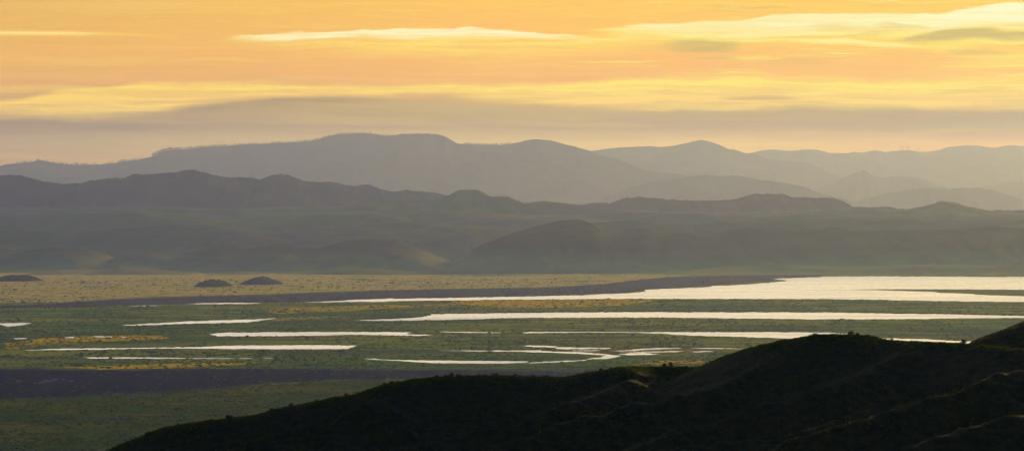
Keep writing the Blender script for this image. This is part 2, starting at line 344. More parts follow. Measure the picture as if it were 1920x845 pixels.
# low mounds standing on the plain
def mound(cx, top, base, half, seed):
    d = ground_d(base); Hh = (CZ + (HY - top) / F * (d + 120))
    w = half / F * d; dep = 150
    u, v = np.meshgrid(np.linspace(-1, 1, 60), np.linspace(-1, 1, 40), indexing='xy')
    r2 = np.abs(u) ** 2 + v ** 2
    Z = Hh * np.clip(1 - r2, 0, 1) ** 0.8 * (1 + 0.16 * fbm(u * 4, v * 4, seed, 5)) * (1 + 0.12 * fbm(u * 1.5 + seed, v, seed + 3, 2)) - 0.6
    return grid_mesh('mound', (cx - CX) / F * d + u * w, d + 120 + v * dep, np.maximum(Z, -0.6), M_mound)
mound(394, 523.5, 537.5, 36, 1); mound(485, 520.5, 533.5, 42, 2); mound(20, 515, 527, 50, 3); mound(218, 545, 547, 14, 5)

# ------------------------------------------------------------------ lakes
LAKES = [
 [(545,566.3),(575,566.2),(600,565.6),(640,564),(660,562.2),(720,560),(728,559),(742,560),(860,558),(960,556),(1090,553.5),(1125,551.2),(1180,549),(1209,546.2),(1212,543.6),(1240,541.5),(1290,539.5),(1330,537.8),(1336,536),(1378,534.3),(1440,530),(1465,528),(1476,526.4),(1472,524.6),(1452,523.6),(1450,522.6),(1500,520.5),(1534,519.5),(1540,518.3),(1640,517.9),(1780,518.4),(2000,519.4),(2500,521),(2500,571),(2000,567),(1920,566),(1800,564.5),(1700,563),(1600,561.2),(1560,560.5),(1440,560),(1200,560),(1100,560.5),(960,561.3),(860,563),(760,563.8),(700,565.5),(640,566),(600,566.8)],
 [(664,601),(700,599),(760,597),(795,593),(806,590.8),(808,588.8),(880,587.6),(960,586.6),(1080,585.4),(1200,585),(1440,585.2),(1560,585.6),(1660,587.2),(1800,589.5),(1920,591.8),(2100,594),(2150,596),(1990,596),(1900,595.6),(1800,596.2),(1740,597.4),(1680,598),(1530,598.2),(1400,597),(1300,595.8),(1200,595),(1080,595.2),(960,596),(880,598.2),(840,599.4),(740,601)],
 [(215,610),(235,609),(262,607.2),(300,605.5),(350,602.2),(400,600.5),(440,599.2),(480,598.6),(500,597.2),(522,596.4),(512,598.4),(490,600.5),(475,602),(462,604),(420,605),(360,606.5),(300,608.4),(260,609.5)],
 [(-220,606.5),(0,605.6),(58,605),(50,607.5),(42,609),(36,611),(16,611.6),(6,609.5),(0,608.6),(-220,608)],
 [(390,625.6),(400,625),(412,623.6),(500,622.8),(600,622.3),(740,622.2),(780,622.8),(764,624.6),(757,625.8),(775,626.6),(812,627.6),(800,628.6),(760,628.8),(720,628.2),(660,627),(600,628.6),(540,629.6),(460,630),(408,629.6),(400,627.5)],
 [(822,622.2),(832,621.6),(880,622),(946,623.2),(936,624),(880,623.6)],
 [(976,624.2),(985,622.2),(1005,621.6),(1100,621.8),(1180,622),(1195,622.4),(1300,622.3),(1440,622.4),(1540,623),(1600,626),(1600,645),(1500,636),(1440,632.6),(1400,631.6),(1340,630),(1300,629),(1262,627.2),(1246,625),(1180,623.4),(1100,622.9)],
 [(1630,633),(1660,634),(1740,636),(1830,640.4),(1900,644),(2000,650),(2000,660),(1800,660),(1640,650)],
 [(40,656),(70,655),(100,653.6),(200,652.4),(300,651),(380,650.2),(400,648.8),(420,647.6),(500,647),(600,646.8),(672,647),(664,649),(658,651.5),(654,653.4),(640,654),(560,654.4),(480,654),(400,653.6),(330,652.6),(250,653.6),(180,655),(110,655.8)],
 [(158,670),(170,669.6),(260,669.8),(320,670.4),(370,671.2),(440,671.3),(420,672.4),(340,671.9),(250,671.7),(170,671.8)],
 [(446,671.3),(468,670.9),(476,672),(455,672.2)], [(495,671.4),(508,670.8),(512,672),(498,672.2)],
 [(20,634.2),(50,633),(48,634.8),(30,635.6)], [(120,633.4),(132,631.4),(140,631.2),(138,633.4)], [(172,629.8),(190,630.4),(212,631),(208,632.2),(186,631.8)], [(228,631),(238,631),(235,632.3),(229,632)],
 [(680,672.6),(700,672.2),(715,673.4),(770,675.2),(860,676),(960,676.8),(990,677.2),(985,679.4),(940,681),(880,681.2),(810,680.6),(775,678),(740,675.8),(705,674.2)],
 [(818,656.6),(880,657),(960,656.8),(1014,656.3),(1018,658),(1060,659.2),(1100,660.4),(1130,663),(1152,665),(1162,667),(1156,670),(1140,672),(1118,672.8),(1100,673.6),(1104,671.6),(1120,670),(1128,667.8),(1136,665.8),(1110,664),(1060,662),(1015,660.2),(960,658.6),(880,658.2)],
 [(980,680.2),(1020,677.8),(1050,676.6),(1090,674.8),(1104,674),(1098,676),(1070,677.4),(1040,678.8),(1000,680.6)],
 [(982,648.6),(990,647.4),(1030,648),(1046,649),(1040,650.8),(1010,650.4)],
 [(1042,652),(1052,650.8),(1100,651.4),(1142,652.2),(1140,653.8),(1100,654.2),(1056,654.8),(1046,654.2)],
 [(1136,657.6),(1165,656.6),(1190,655),(1205,653),(1240,652),(1280,651.6),(1262,653.6),(1220,655.2),(1190,657.4),(1160,658.4)],
 [(1160,663.6),(1180,661.8),(1206,661.4),(1240,663.6),(1200,665.4),(1170,665)],
 [(1292,652.4),(1330,651.8),(1395,653.4),(1360,654),(1320,653.4)],
 [(1060,657.2),(1120,656.2),(1128,657.4),(1090,658.2)], [(1160,659.6),(1240,658.6),(1282,657.8),(1270,659.4),(1200,660.6)],
 [(1290,659),(1330,658),(1342,658.8),(1310,659.8)],
 [(350,569.6),(380,568.4),(430,567.4),(492,568.2),(470,569.2),(400,569.9)], [(240,573.4),(280,572.4),(300,573),(270,573.8)],
]
BAR = [(1598,542.8),(1640,542.2),(1720,542.2),(1800,542.4),(1920,543),(2500,544.5),(2500,560),(1920,555.2),(1860,553.4),(1828,551.8),(1824,550.6),(1780,549.2),(1757,548.4),(1752,547),(1700,545.4),(1660,544),(1630,543.4)]
def refine(poly, seed, step=6.0, amp=0.35):
    """shoreline with small irregular bays"""
    P = []; n = len(poly)
    for i in range(n):
        a, b = poly[i], poly[(i + 1) % n]
        k = max(1, int(math.hypot(b[0] - a[0], (b[1] - a[1]) * 6) / step))
        for j in range(k): P.append((a[0] + (b[0] - a[0]) * j / k, a[1] + (b[1] - a[1]) * j / k))
    P = np.array(P); ph = np.arange(len(P))
    P[:, 1] += amp * 0.8 * fbm(P[:, 0] / 7.0, P[:, 1] / 1.5, seed, 3); P[:, 0] += amp * 6 * fbm(P[:, 0] / 12.0, P[:, 1] / 2.0 + 9, seed + 5, 3)
    return P
def sheet(name, P, z, mat, label=None):
    """flat polygon on the plain"""
    import bmesh
    bm = bmesh.new(); vs = []
    for px, py in P:
        d = ground_d(py); vs.append(bm.verts.new(((px - CX) / F * d, d, z)))
    bm.faces.new(vs); bm.normal_update()
    bmesh.ops.triangulate(bm, faces=bm.faces[:], ngon_method='EAR_CLIP')
    for f in bm.faces:
        if f.normal.z < 0: f.normal_flip()
    me = bpy.data.meshes.new(name); bm.to_mesh(me); bm.free(); me.materials.append(mat)
    o = bpy.data.objects.new(name, me); C.objects.link(o); o['kind'] = 'structure'
    return o
LP = []
for i, poly in enumerate(LAKES):
    hgt = max(p[1] for p in poly) - min(p[1] for p in poly)
    P = refine(poly, 300 + i, amp=min(0.65, 0.16 * hgt)); LP.append(P)
    sheet('lake' if hgt > 4 else 'pool', P, 0.35, M_water)
BP = refine(BAR, 390, amp=0.3); sheet('sandbar', BP, 0.8, M_plain)

# ------------------------------------------------------------------ the plain with its zones of growth
def sdist(PX, PY, poly, ax=6.0):
    """signed distance (inside positive) with columns counted 1/ax as far as rows"""
    P = np.asarray(poly, float); n = len(P); X = PX / ax; Yq = PY
    best = np.full(PX.shape, 1e9); ins = np.zeros(PX.shape, bool)
    for i in range(n):
        ax_, ay = P[i][0] / ax, P[i][1]; bx, by = P[(i + 1) % n][0] / ax, P[(i + 1) % n][1]
        dx, dy = bx - ax_, by - ay; L = dx * dx + dy * dy + 1e-12
        t = np.clip(((X - ax_) * dx + (Yq - ay) * dy) / L, 0, 1)
        best = np.minimum(best, (X - ax_ - t * dx) ** 2 + (Yq - ay - t * dy) ** 2)
        c = (ay > Yq) != (by > Yq)
        if abs(by - ay) > 1e-12: ins ^= c & (X < (bx - ax_) * (Yq - ay) / (by - ay) + ax_)
    return np.where(ins, 1, -1) * np.sqrt(best)
rowpy = np.concatenate([np.arange(511.5, 700, 0.7), np.arange(700, 870, 1.1), np.arange(870, 1150, 8.0)])
colpx = np.concatenate([np.arange(-1500, -100, 20.0), np.arange(-100, 2020, 3.2), np.arange(2020, 3400, 20.0)])
PY, PX = np.meshgrid(rowpy, colpx, indexing='ij')
def zmask(poly, soft): return np.clip(0.5 + sdist(PX, PY, poly) / soft, 0, 1)
Dg = CZ * F / (PY - HY)
GX, GY = (PX - CX) / F * Dg, Dg
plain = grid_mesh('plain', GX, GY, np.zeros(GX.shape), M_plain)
tan = zmask([(-1500,500),(3400,500),(3400,500.5),(1500,512),(1330,514),(1260,519),(1180,526),(1130,532),(1050,537),(900,540),(760,542),(620,546),(500,551),(330,555),(200,560),(110,566),(-100,568),(-1500,570)], 3)
mud = zmask([(-1500,574),(-100,572),(60,571),(110,568),(200,562),(330,557),(500,552.5),(620,547.5),(760,543),(960,540.5),(1040,538),(1130,532.5),(1200,524),(1250,519),(1440,515),(1540,515),(1540,519),(1450,524),(1210,545),(1000,556),(700,561),(560,566),(400,567),(250,572),(130,576),(-100,579),(-1500,582)], 2)
yellow = np.maximum.reduce([
    zmask([(840,564),(1000,561.5),(1160,561),(1235,562.5),(1200,567),(1170,572),(1080,575),(960,576),(880,572)], 3),
    zmask([(30,640),(80,634),(150,630),(250,628),(305,629),(318,634),(250,638),(150,640),(80,642)], 3),
    zmask([(100,688),(200,685.5),(300,681.5),(420,679.5),(490,679),(440,683.5),(360,687.5),(260,690.5),(190,692),(150,689)], 2.5),
    0.62 * zmask([(1180,681),(1230,675),(1300,673),(1330,676),(1320,680),(1250,684),(1190,685)], 3),
    0.55 * zmask([(480,580),(560,574),(700,570),(860,566),(900,570),(760,578),(620,586),(500,590)], 6),
    0.50 * zmask([(380,552),(500,546),(700,541),(860,539),(860,542),(700,546),(500,552)], 4),
    0.48 * zmask([(0,660),(0,640),(160,640),(260,641),(100,648)], 5),
    0.52 * zmask([(520,594),(600,592),(680,592),(660,597),(560,600),(500,603)], 3)])
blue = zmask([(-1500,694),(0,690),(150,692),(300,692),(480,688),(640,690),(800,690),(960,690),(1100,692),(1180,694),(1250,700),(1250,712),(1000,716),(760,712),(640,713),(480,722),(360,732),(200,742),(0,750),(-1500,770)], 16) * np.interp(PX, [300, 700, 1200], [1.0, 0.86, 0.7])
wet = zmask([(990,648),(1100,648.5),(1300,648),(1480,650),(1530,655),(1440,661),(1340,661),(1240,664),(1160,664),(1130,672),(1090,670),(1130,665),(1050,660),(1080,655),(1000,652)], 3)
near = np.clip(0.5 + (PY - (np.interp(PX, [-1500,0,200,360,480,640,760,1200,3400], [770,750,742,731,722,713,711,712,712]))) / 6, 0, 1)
gold = sstep(700, 560, PY) * sstep(530, 560, PY) * (0.35 + 0.65 * sstep(500, 900, PX) ) + 0.3 * sstep(760, 830, PY)
shore = np.zeros(PX.shape); reed = np.zeros(PX.shape)
for i, P in enumerate(LP):
    sub = P[::3] if len(P) > 60 else P
    x0, x1, y0, y1 = P[:, 0].min() - 30, P[:, 0].max() + 30, P[:, 1].min() - 6, P[:, 1].max() + 6
    q = (PX > x0) & (PX < x1) & (PY > y0) & (PY < y1)
    th = 2.6 if i < 2 else (1.6 if y1 - y0 > 16 else 0.9)
    s = np.zeros(PX.shape); s[q] = np.clip(0.5 + sdist(PX[q], PY[q] + th, P) / 1.2, 0, 1)
    shore = np.maximum(shore, s * (0.9 if i in (1, 4, 8, 6) else 0.55))
    s = np.zeros(PX.shape); s[q] = np.clip(0.5 + sdist(PX[q], PY[q] - 1.3, P) / 1.0, 0, 1); reed = np.maximum(reed, s)
trk = np.zeros(PX.shape)
for line in ([(740,536),(770,533),(790,531),(806,528),(815,526)], [(760,534.5),(800,532.5),(830,531.5)], [(64,719),(78,716),(96,713.5),(118,714),(138,713)], [(84,712),(104,711),(120,709.8)], [(31,713),(40,713)]):
    for a, b in zip(line[:-1], line[1:]):
        ax_, ay, bx, by = a[0] / 6, a[1], b[0] / 6, b[1]; dx, dy = bx - ax_, by - ay
        t = np.clip(((PX / 6 - ax_) * dx + (PY - ay) * dy) / (dx * dx + dy * dy), 0, 1)
        trk = np.maximum(trk, np.clip(1 - np.hypot(PX / 6 - ax_ - t * dx, PY - ay - t * dy) / 0.9, 0, 1))
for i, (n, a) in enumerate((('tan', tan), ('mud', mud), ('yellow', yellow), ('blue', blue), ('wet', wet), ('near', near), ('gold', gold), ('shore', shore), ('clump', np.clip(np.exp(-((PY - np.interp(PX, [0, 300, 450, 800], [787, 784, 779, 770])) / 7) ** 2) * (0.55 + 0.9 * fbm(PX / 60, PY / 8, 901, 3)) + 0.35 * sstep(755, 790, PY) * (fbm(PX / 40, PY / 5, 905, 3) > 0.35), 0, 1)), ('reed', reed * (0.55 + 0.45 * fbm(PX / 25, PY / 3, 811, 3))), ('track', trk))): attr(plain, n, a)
gx = np.linspace(-27900, 27900, 60); gy = np.linspace(-1900, 47400, 60)
gY, gX = np.meshgrid(gy, gx, indexing='ij')
ground = grid_mesh('ground', gX, gY, np.full(gX.shape, -0.9), M_plain)

# ------------------------------------------------------------------ foreground hill: cones falling away from crest lines
S_CREST = [(-900,1120,760),(-200,985,790),(100,890,810),(232,845,820),(270,826,828),(330,798,840),(365,792,845),(400,786,850),(450,780,855),(500,773,860),(530,764,865),(560,757,870),(600,750,875),(640,742,880),(680,736,884),(705,732,886),(725,723,889),(745,716,892),(780,710,900),(820,706,905),(860,704.5,910),(900,703.5,918),(960,702,930),(1010,704,936),(1050,705.5,942),(1075,702,946),(1100,697,950),(1130,692,953),(1165,688,956),(1200,687,960),(1250,686.5,960),(1300,687.5,958),(1340,687,955),(1355,680,953),(1370,672,950),(1385,664,948),(1400,658,945),(1420,651,942),(1440,645,940),(1460,640,938),(1480,636,935),(1510,632,932),(1530,628,930),(1560,626.5,930),(1600,627,925),(1625,630,922),(1650,635,920),(1700,638,915),(1740,641,908),(1780,642.5,903),(1810,643,898),(1840,646,892),(1880,650,885),(1920,653,880),(2100,665,860),(2500,690,840),(3200,760,800)]
S_CREST = [(a + (14 if a < 300 else 0), b + 1.5, c if a > 1180 else 945 + (c - 955) * 0.22) for a, b, c in S_CREST]
R_CREST = [(1815,655,985),(1835,648,990),(1850,641,995),(1870,632,1000),(1890,623,1005),(1900,619,1008),(1920,608.5,1012),(2000,575,1030),(2200,530,1060),(2600,500,1100),(3300,520,1150)]
SPURS = [
 [(1215,690,945),(1180,697,932),(1140,711,918),(1085,735,903),(1040,748,896),(960,785,889),(850,799,884),(760,817,878),(660,845,872),(560,875,866)],
 [(1500,636,930),(1400,685,912),(1330,712,898),(1250,735,886),(1180,742,880),(1060,775,868),(980,800,862),(870,830,856),(760,865,850)],
 [(2300,700,830),(2000,690,800),(1920,691,790),(1875,693,785),(1840,709,777),(1790,728,770),(1740,738,766),(1690,747,764),(1640,772,758),(1560,791,752),(1500,815,746),(1440,842,740),(1380,870,735)],
 [(2300,740,745),(2000,757,735),(1920,772,725),(1840,791,718),(1760,812,712),(1680,838,706),(1600,870,700)],
 [(1640,760,822),(1540,789,805),(1480,808,800),(1420,815,797),(1320,830,792),(1230,848,788),(1100,880,782)],
 [(1700,650,900),(1620,690,878),(1540,720,862),(1440,745,853),(1340,775,846),(1240,800,840)],
 [(700,735,902),(640,765,892),(560,785,886),(470,810,881),(380,842,876)],
]
K = 0.5
def fworld(px, py, d): return world(px, py, d * K)
def seg_cone(X, Y, line, slope, r):
    P = np.array([fworld(*p) for p in line])
    best = np.full(X.shape, -1e9)
    for a, b in zip(P[:-1], P[1:]):
        dx, dy = b[0] - a[0], b[1] - a[1]; L = dx * dx + dy * dy
        t = np.clip(((X - a[0]) * dx + (Y - a[1]) * dy) / L, 0, 1)
        dist = np.hypot(X - a[0] - t * dx, Y - a[1] - t * dy)
        z = a[2] + t * (b[2] - a[2]) - (np.sqrt(r * r + (slope * dist) ** 2) - r)
        best = np.maximum(best, z)
    return best
def fore_z(X, Y):
    Xn, Yn = X / K, Y / K
    n1 = fbm(Xn / 60, Yn / 60, 500, 4)
    hs = [seg_cone(X, Y, S_CREST, 0.44, 2.0 * K), seg_cone(X, Y, R_CREST, 0.44, 2.0 * K)]
    hs += [seg_cone(X + K * 2 * fbm(Xn / 45, Yn / 45, 540 + i, 3), Y + K * 2 * fbm(Xn / 45, Yn / 45, 560 + i, 3), s, 0.55, 0.5 * K) + K * ((-2.6, -1.6, -0.6, -0.6, -0.8, -0.8, -2.4)[i] + 0.9 * fbm(Xn / 9, Yn / 9, 580 + i, 3)) for i, s in enumerate(SPURS)]
    hs.append(247.6 - (np.sqrt(4 + (0.42 * np.hypot(X, Y + 25)) ** 2) - 2))
    A_ = np.stack(hs); mx = A_.max(0); q = 0.9 * K
    z = mx + q * np.log(np.exp((A_ - mx) / q).sum(0))
    P = np.array([fworld(*p) for p in S_CREST]); yc = np.interp(X, P[:, 0], P[:, 1])
    off = sstep(3 * K, 45 * K, np.abs(Y - yc))
    z += K * (off * (0.5 * n1 + 0.6 * (ridged(Xn / 38 + 0.3 * n1, Yn / 70, 520, 4) - 0.7)) + 0.22 * fbm(Xn / 6, Yn / 6, 530, 4) * (0.5 + 1.3 * off) + 0.10 * fbm(Xn / 1.6, Yn / 1.6, 535, 3))
    near = sstep(60, 110, np.hypot(X, Y)); z = np.where(near < 1, z * near + (1 - near) * np.minimum(z, 247.8 - 0.2 * np.hypot(X, Y + 25)), z)
    return np.maximum(z, -0.5)
fy = np.concatenate([np.arange(-700, 300, 20.0), np.arange(300, 345, 2.5), np.arange(345, 530, 0.45), np.arange(530, 625, 3.0), np.arange(625, 1300, 20.0)])
fx = np.concatenate([np.arange(-1100, -120, 20.0), np.arange(-120, 125, 0.4), np.arange(125, 1100, 20.0)])
FY, FX = np.meshgrid(fy, fx, indexing='ij')
FZ = fore_z(FX, FY)
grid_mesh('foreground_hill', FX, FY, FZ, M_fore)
def fz_at(x, y):
    return fore_z(np.atleast_1d(np.asarray(x, float)), np.atleast_1d(np.asarray(y, float)))

# ------------------------------------------------------------------ leaf clouds for shrubs and trees
def leaf_quads(centres, size, rg, flat=0.6):
    n = len(centres)
    a = rg.normal(size=(n, 3)); a /= np.linalg.norm(a, axis=1)[:, None]
    b = rg.normal(size=(n, 3)); b -= a * (a * b).sum(1)[:, None]; b /= np.linalg.norm(b, axis=1)[:, None]
    s = size * rg.uniform(0.6, 1.4, (n, 1))
    v = np.stack([centres - a * s, centres - b * s * flat, centres + a * s, centres + b * s * flat], 1)
    return v.reshape(-1, 3), np.arange(4 * n).reshape(n, 4)
def crown_points(lobes, n, rg):
    out = []
    per = n // len(lobes)
    for cx, cy, cz, rx, rz in lobes:
        p = rg.normal(size=(per, 3)); p /= np.linalg.norm(p, axis=1)[:, None]
        p *= rg.uniform(0.35, 1.0, (per, 1)) ** 0.5
        out.append(p * (rx, rx, rz) + (cx, cy, cz))
    return np.concatenate(out)
def tube(pts, radii, k=6):
    V, Fc = [], []
    for i, (p, r) in enumerate(zip(pts, radii)):
        for j in range(k):
            a = 2 * math.pi * j / k; V.append((p[0] + r * math.cos(a), p[1] + r * math.sin(a), p[2]))
    for i in range(len(pts) - 1):
        for j in range(k):
            Fc.append((i * k + j, i * k + (j + 1) % k, (i + 1) * k + (j + 1) % k, (i + 1) * k + j))
    return V, Fc
def join(parts):
    V, Fc, o = [], [], 0
    for v, f in parts:
        v = np.asarray(v, float).reshape(-1, 3); V.append(v); Fc.append(np.asarray(f) + o); o += len(v)
    return np.concatenate(V), np.concatenate(Fc)

# oak prototypes: unit height 1, trunk + limbs + crown
def make_tree(seed, wide):
    rg = np.random.default_rng(seed)
    root = bpy.data.objects.new('oak_tree', None); C.objects.link(root)
    lobes = []
    for i in range(6):
        a = rg.uniform(0, 6.28); rr = rg.uniform(0.08, 0.30) * wide
        lobes.append((rr * math.cos(a), rr * math.sin(a), rg.uniform(0.30, 0.82), rg.uniform(0.14, 0.22) * wide, rg.uniform(0.13, 0.22)))
    pts = crown_points(lobes, 180, rg)
    v, f = leaf_quads(pts, 0.085, rg, 0.8)
    link_mesh('crown', v, f, M_oak, root, smooth=False)
    parts = [tube([(0, 0, -0.06), (0.01, 0, 0.2), (0.02, 0.01, 0.42), (0.02, 0.01, 0.6)], [0.045, 0.032, 0.024, 0.012])]
    for l in lobes[:4]: parts.append(tube([(0.01, 0, 0.3), (l[0] * 0.5, l[1] * 0.5, 0.45), (l[0], l[1], l[2])], [0.02, 0.014, 0.006], 5))
    v, f = join(parts); link_mesh('trunk', v, f, M_bark, root)
    return root
protos = [make_tree(40 + i, w) for i, w in enumerate((1.0, 1.25, 0.8, 1.5))]
class Maker:
    def __init__(s, protos): s.p = protos; s.u = [False] * len(protos)
    def put(s, k, loc, sc, rz, label, cat, group, sz=1.0):
        p = s.p[k]
        if s.u[k]:
            r = p.copy(); C.objects.link(r)
            for ch in s.kids[k]:
                c = ch.copy(); C.objects.link(c); c.parent = r
        else:
            r = p; s.u[k] = True
        r.location = loc; r.scale = (sc, sc, sc * sz); r.rotation_euler = (0, 0, rz)
        tag(r, label, cat, group); return r
    @property
    def kids(s):
        if not hasattr(s, '_k'): s._k = [list(p.children) for p in s.p]
        return s._k
TM = Maker(protos)
_ = TM.kids
def ridge_tree(key, px, hpx, k, label, group, dy=0):
    cx, H, D = CREST[key]
    z = float(np.interp(px, cx, H)); h = 1.1 * hpx / F * D
    TM.put(k, ((px - CX) / F * D, D + dy, z - 0.12 * h - abs(dy) * 0.05), h, random.uniform(0, 6.28), label, 'tree', group)
def runs(key, spec):
    for x0, x1, n, hmin, hmax, label, group in spec:
        for i in range(n):
            px = x0 + (x1 - x0) * (i + random.uniform(0.1, 0.9)) / n
            ridge_tree(key, px, random.uniform(hmin, hmax), random.randrange(4), label, group, random.uniform(-60, 20))
runs('C', [
 (28, 62, 6, 2.5, 4.5, 'small oak in the sparse row left of the low bump, far pale ridge crest', 'oaks left of the low bump on the far ridge'),
 (66, 92, 6, 2.0, 3.2, 'small oak on top of the low bump near the left end of the far ridge', 'oaks on the low bump of the far ridge'),
 (98, 130, 9, 2.5, 4.2, 'small oak in the row descending right of the low bump, far pale ridge', 'oaks descending right of the low bump'),
 (134, 180, 11, 2.8, 4.6, 'small oak in the saddle of the far pale ridge at left', 'oaks in the left saddle of the far ridge'),
 (202, 212, 3, 3.0, 4.6, 'small oak of the lone clump on the bare saddle of the far ridge', 'lone clump of oaks on the bare saddle'),
 (218, 266, 12, 2.8, 4.8, 'small oak on the lower rise of the far pale ridge, left of the steep shoulder', 'oaks on the lower rise of the far ridge'),
 (286, 325, 14, 4.0, 6.2, 'oak with sky under its crown on the steep shoulder of the far ridge', 'oaks on the steep shoulder of the far ridge'),
 (327, 430, 32, 3.0, 5.2, 'oak in the dense row along the left shoulder of the far pale ridge', 'dense oak row on the left shoulder'),
 (432, 600, 46, 2.2, 4.2, 'oak in the long even row climbing towards the highest summit, far ridge', 'long oak row below the summit'),
 (602, 690, 26, 2.0, 3.8, 'oak on the highest wooded summit of the far pale ridge', 'oaks on the wooded summit'),
 (706, 742, 9, 2.2, 3.6, 'oak in the notch between the wooded summit and the smooth bald top', 'oaks in the notch beside the bald top'),
 (870, 935, 22, 2.4, 4.0, 'oak in the even row along the flat gap between the two bald tops', 'oaks in the gap between the bald tops'),
 (938, 956, 6, 3.0, 4.6, 'oak in the taller clump at the right end of the flat gap, far ridge', 'taller clump at the end of the gap'),
])
_cx, _H, _D = CREST['C']
TM.put(2, ((694.5 - CX) / F * _D, _D, float(np.interp(694.5, _cx, _H)) - 4), 5.0 / F * _D, 1.0, 'tall lone tree rising above the highest summit of the far pale ridge', 'tree', None)
runs('E', [
 (8, 24, 3, 1.8, 2.6, 'small tree on the flat top at the left edge of the blue ridge', 'trees at the left end of the blue ridge'),
 (38, 82, 15, 2.0, 3.6, 'small tree on the slope falling from the left end of the blue ridge', 'trees on the left slope of the blue ridge'),
 (100, 130, 4, 2.0, 3.0, 'small tree near the first dip of the blue ridge', 'trees near the first dip of the blue ridge'),
 (165, 192, 4, 2.2, 3.2, 'small tree on the gentle rise after the first dip, blue ridge', 'trees on the rise of the blue ridge'),
 (208, 232, 5, 2.2, 4.0, 'small tree on the little knob left of the pointed hump, blue ridge', 'trees by the little knob of the blue ridge'),
 (262, 290, 4, 1.8, 2.6, 'small tree just right of the pointed hump, blue ridge', 'trees right of the pointed hump'),
 (362, 402, 11, 1.8, 3.0, 'small tree on the slope right of the top of the blue ridge', 'trees right of the top of the blue ridge'),
 (466, 476, 3, 2.2, 3.2, 'small tree in the dip left of the second dome, blue ridge', 'trees left of the second dome'),
 (520, 565, 11, 1.8, 3.2, 'small tree on the right side of the second dome, blue ridge', 'trees right of the second dome'),
 (584, 592, 2, 2.2, 3.0, 'small tree at the foot of the second dome, blue ridge', 'trees at the foot of the second dome'),
 (618, 660, 10, 1.8, 3.4, 'small tree on the low swell right of the second dome, blue ridge', 'trees on the low swell of the blue ridge'),
 (686, 708, 7, 1.8, 3.2, 'small tree on the right side of the third dome, blue ridge', 'trees on the third dome'),
 (770, 830, 9, 1.6, 3.0, 'small tree on the last tapering end of the blue ridge near the mesa', 'trees near the mesa'),
 (1158, 1240, 9, 1.6, 2.8, 'small tree on the low round rise of the blue ridge right of the mesa', 'trees on the low round rise'),
 (1375, 1390, 3, 2.0, 3.0, 'small tree at the left foot of the long flat blue hill', 'trees at the foot of the flat blue hill'),
 (1415, 1480, 9, 1.8, 3.0, 'small tree on top of the long flat blue hill', 'trees on top of the flat blue hill'),
 (1550, 1600, 12, 2.0, 3.4, 'small tree on the right slope of the long flat blue hill', 'trees on the right slope of the flat blue hill'),
 (1840, 1880, 7, 1.8, 3.0, 'small tree on the low dark rise at the right edge behind the green hill', 'trees at the right edge'),
])
print('TREES', sum(1 for o in C.objects if o.get('category') == 'tree'))
# trees on top of the green hill at right
def hill_tree(px, py, hpx, label, group):
    d = 17000; h = hpx / F * d; x, y, z = world(px, py, d)
    TM.put(random.randrange(4), (x, y, z - 0.12 * h), h, random.uniform(0, 6.28), label, 'tree', group)
for i in range(16):
    px = 1757 + i * 2.9 + random.uniform(-1, 1)
    hill_tree(px, float(np.interp(px, [1755,1768,1785,1800,1815], [380,377.5,380,383,387])), random.uniform(2.0, 3.6), 'small tree on the wooded top of the pointed green hill at right', 'trees on the pointed green hill')

# ------------------------------------------------------------------ transmission towers on the far right ridge
def make_tower():
    root = bpy.data.objects.new('transmission_tower', None); C.objects.link(root)
    H = 1.0; parts = []
    def bar(a, b, r):
        a, b = np.array(a, float), np.array(b, float); d = b - a; L = np.linalg.norm(d); d /= L
        u = np.cross(d, (0, 1, 0) if abs(d[1]) < 0.9 else (1, 0, 0)); u /= np.linalg.norm(u); w = np.cross(d, u)
        V = [tuple(p + r * (su * u + sw * w)) for p in (a, b) for su, sw in ((-1, -1), (1, -1), (1, 1), (-1, 1))]
        return V, [(0, 1, 5, 4), (1, 2, 6, 5), (2, 3, 7, 6), (3, 0, 4, 7), (0, 3, 2, 1), (4, 5, 6, 7)]
    wb, wt, r = 0.075, 0.022, 0.012
    cor = lambda t: [(sx * (wb + (wt - wb) * t), sy * (wb + (wt - wb) * t), t * 0.95) for sx, sy in ((-1, -1), (1, -1), (1, 1), (-1, 1))]
    for i in range(4): parts.append(bar(cor(0)[i], cor(1)[i], r))
    lv = [0, .16, .31, .45, .58, .70, .81, .91, 1]
    for a, b in zip(lv[:-1], lv[1:]):
        A_, B_ = cor(a), cor(b)
        for i in range(4):
            j = (i + 1) % 4; parts += [bar(A_[i], B_[j], r * .5), bar(A_[j], B_[i], r * .5)]
    parts.append(bar((0, 0, .95), (0, 0, 1.02), r))
    v, f = join(parts); link_mesh('lattice_mast', v, f, M_steel, root, smooth=False)
    for z, w in ((0.74, .12), (0.84, .15), (0.94, .12)):
        v, f = join([bar((-w, 0, z), (w, 0, z), r * .8), bar((-w, 0, z), (0, 0, z + .045), r * .5), bar((w, 0, z), (0, 0, z + .045), r * .5)])
        link_mesh('crossarm', v, f, M_steel, root, smooth=False)
    return root
PM = Maker([make_tower()]); _ = PM.kids
cx_, H_, D_ = CREST['A']
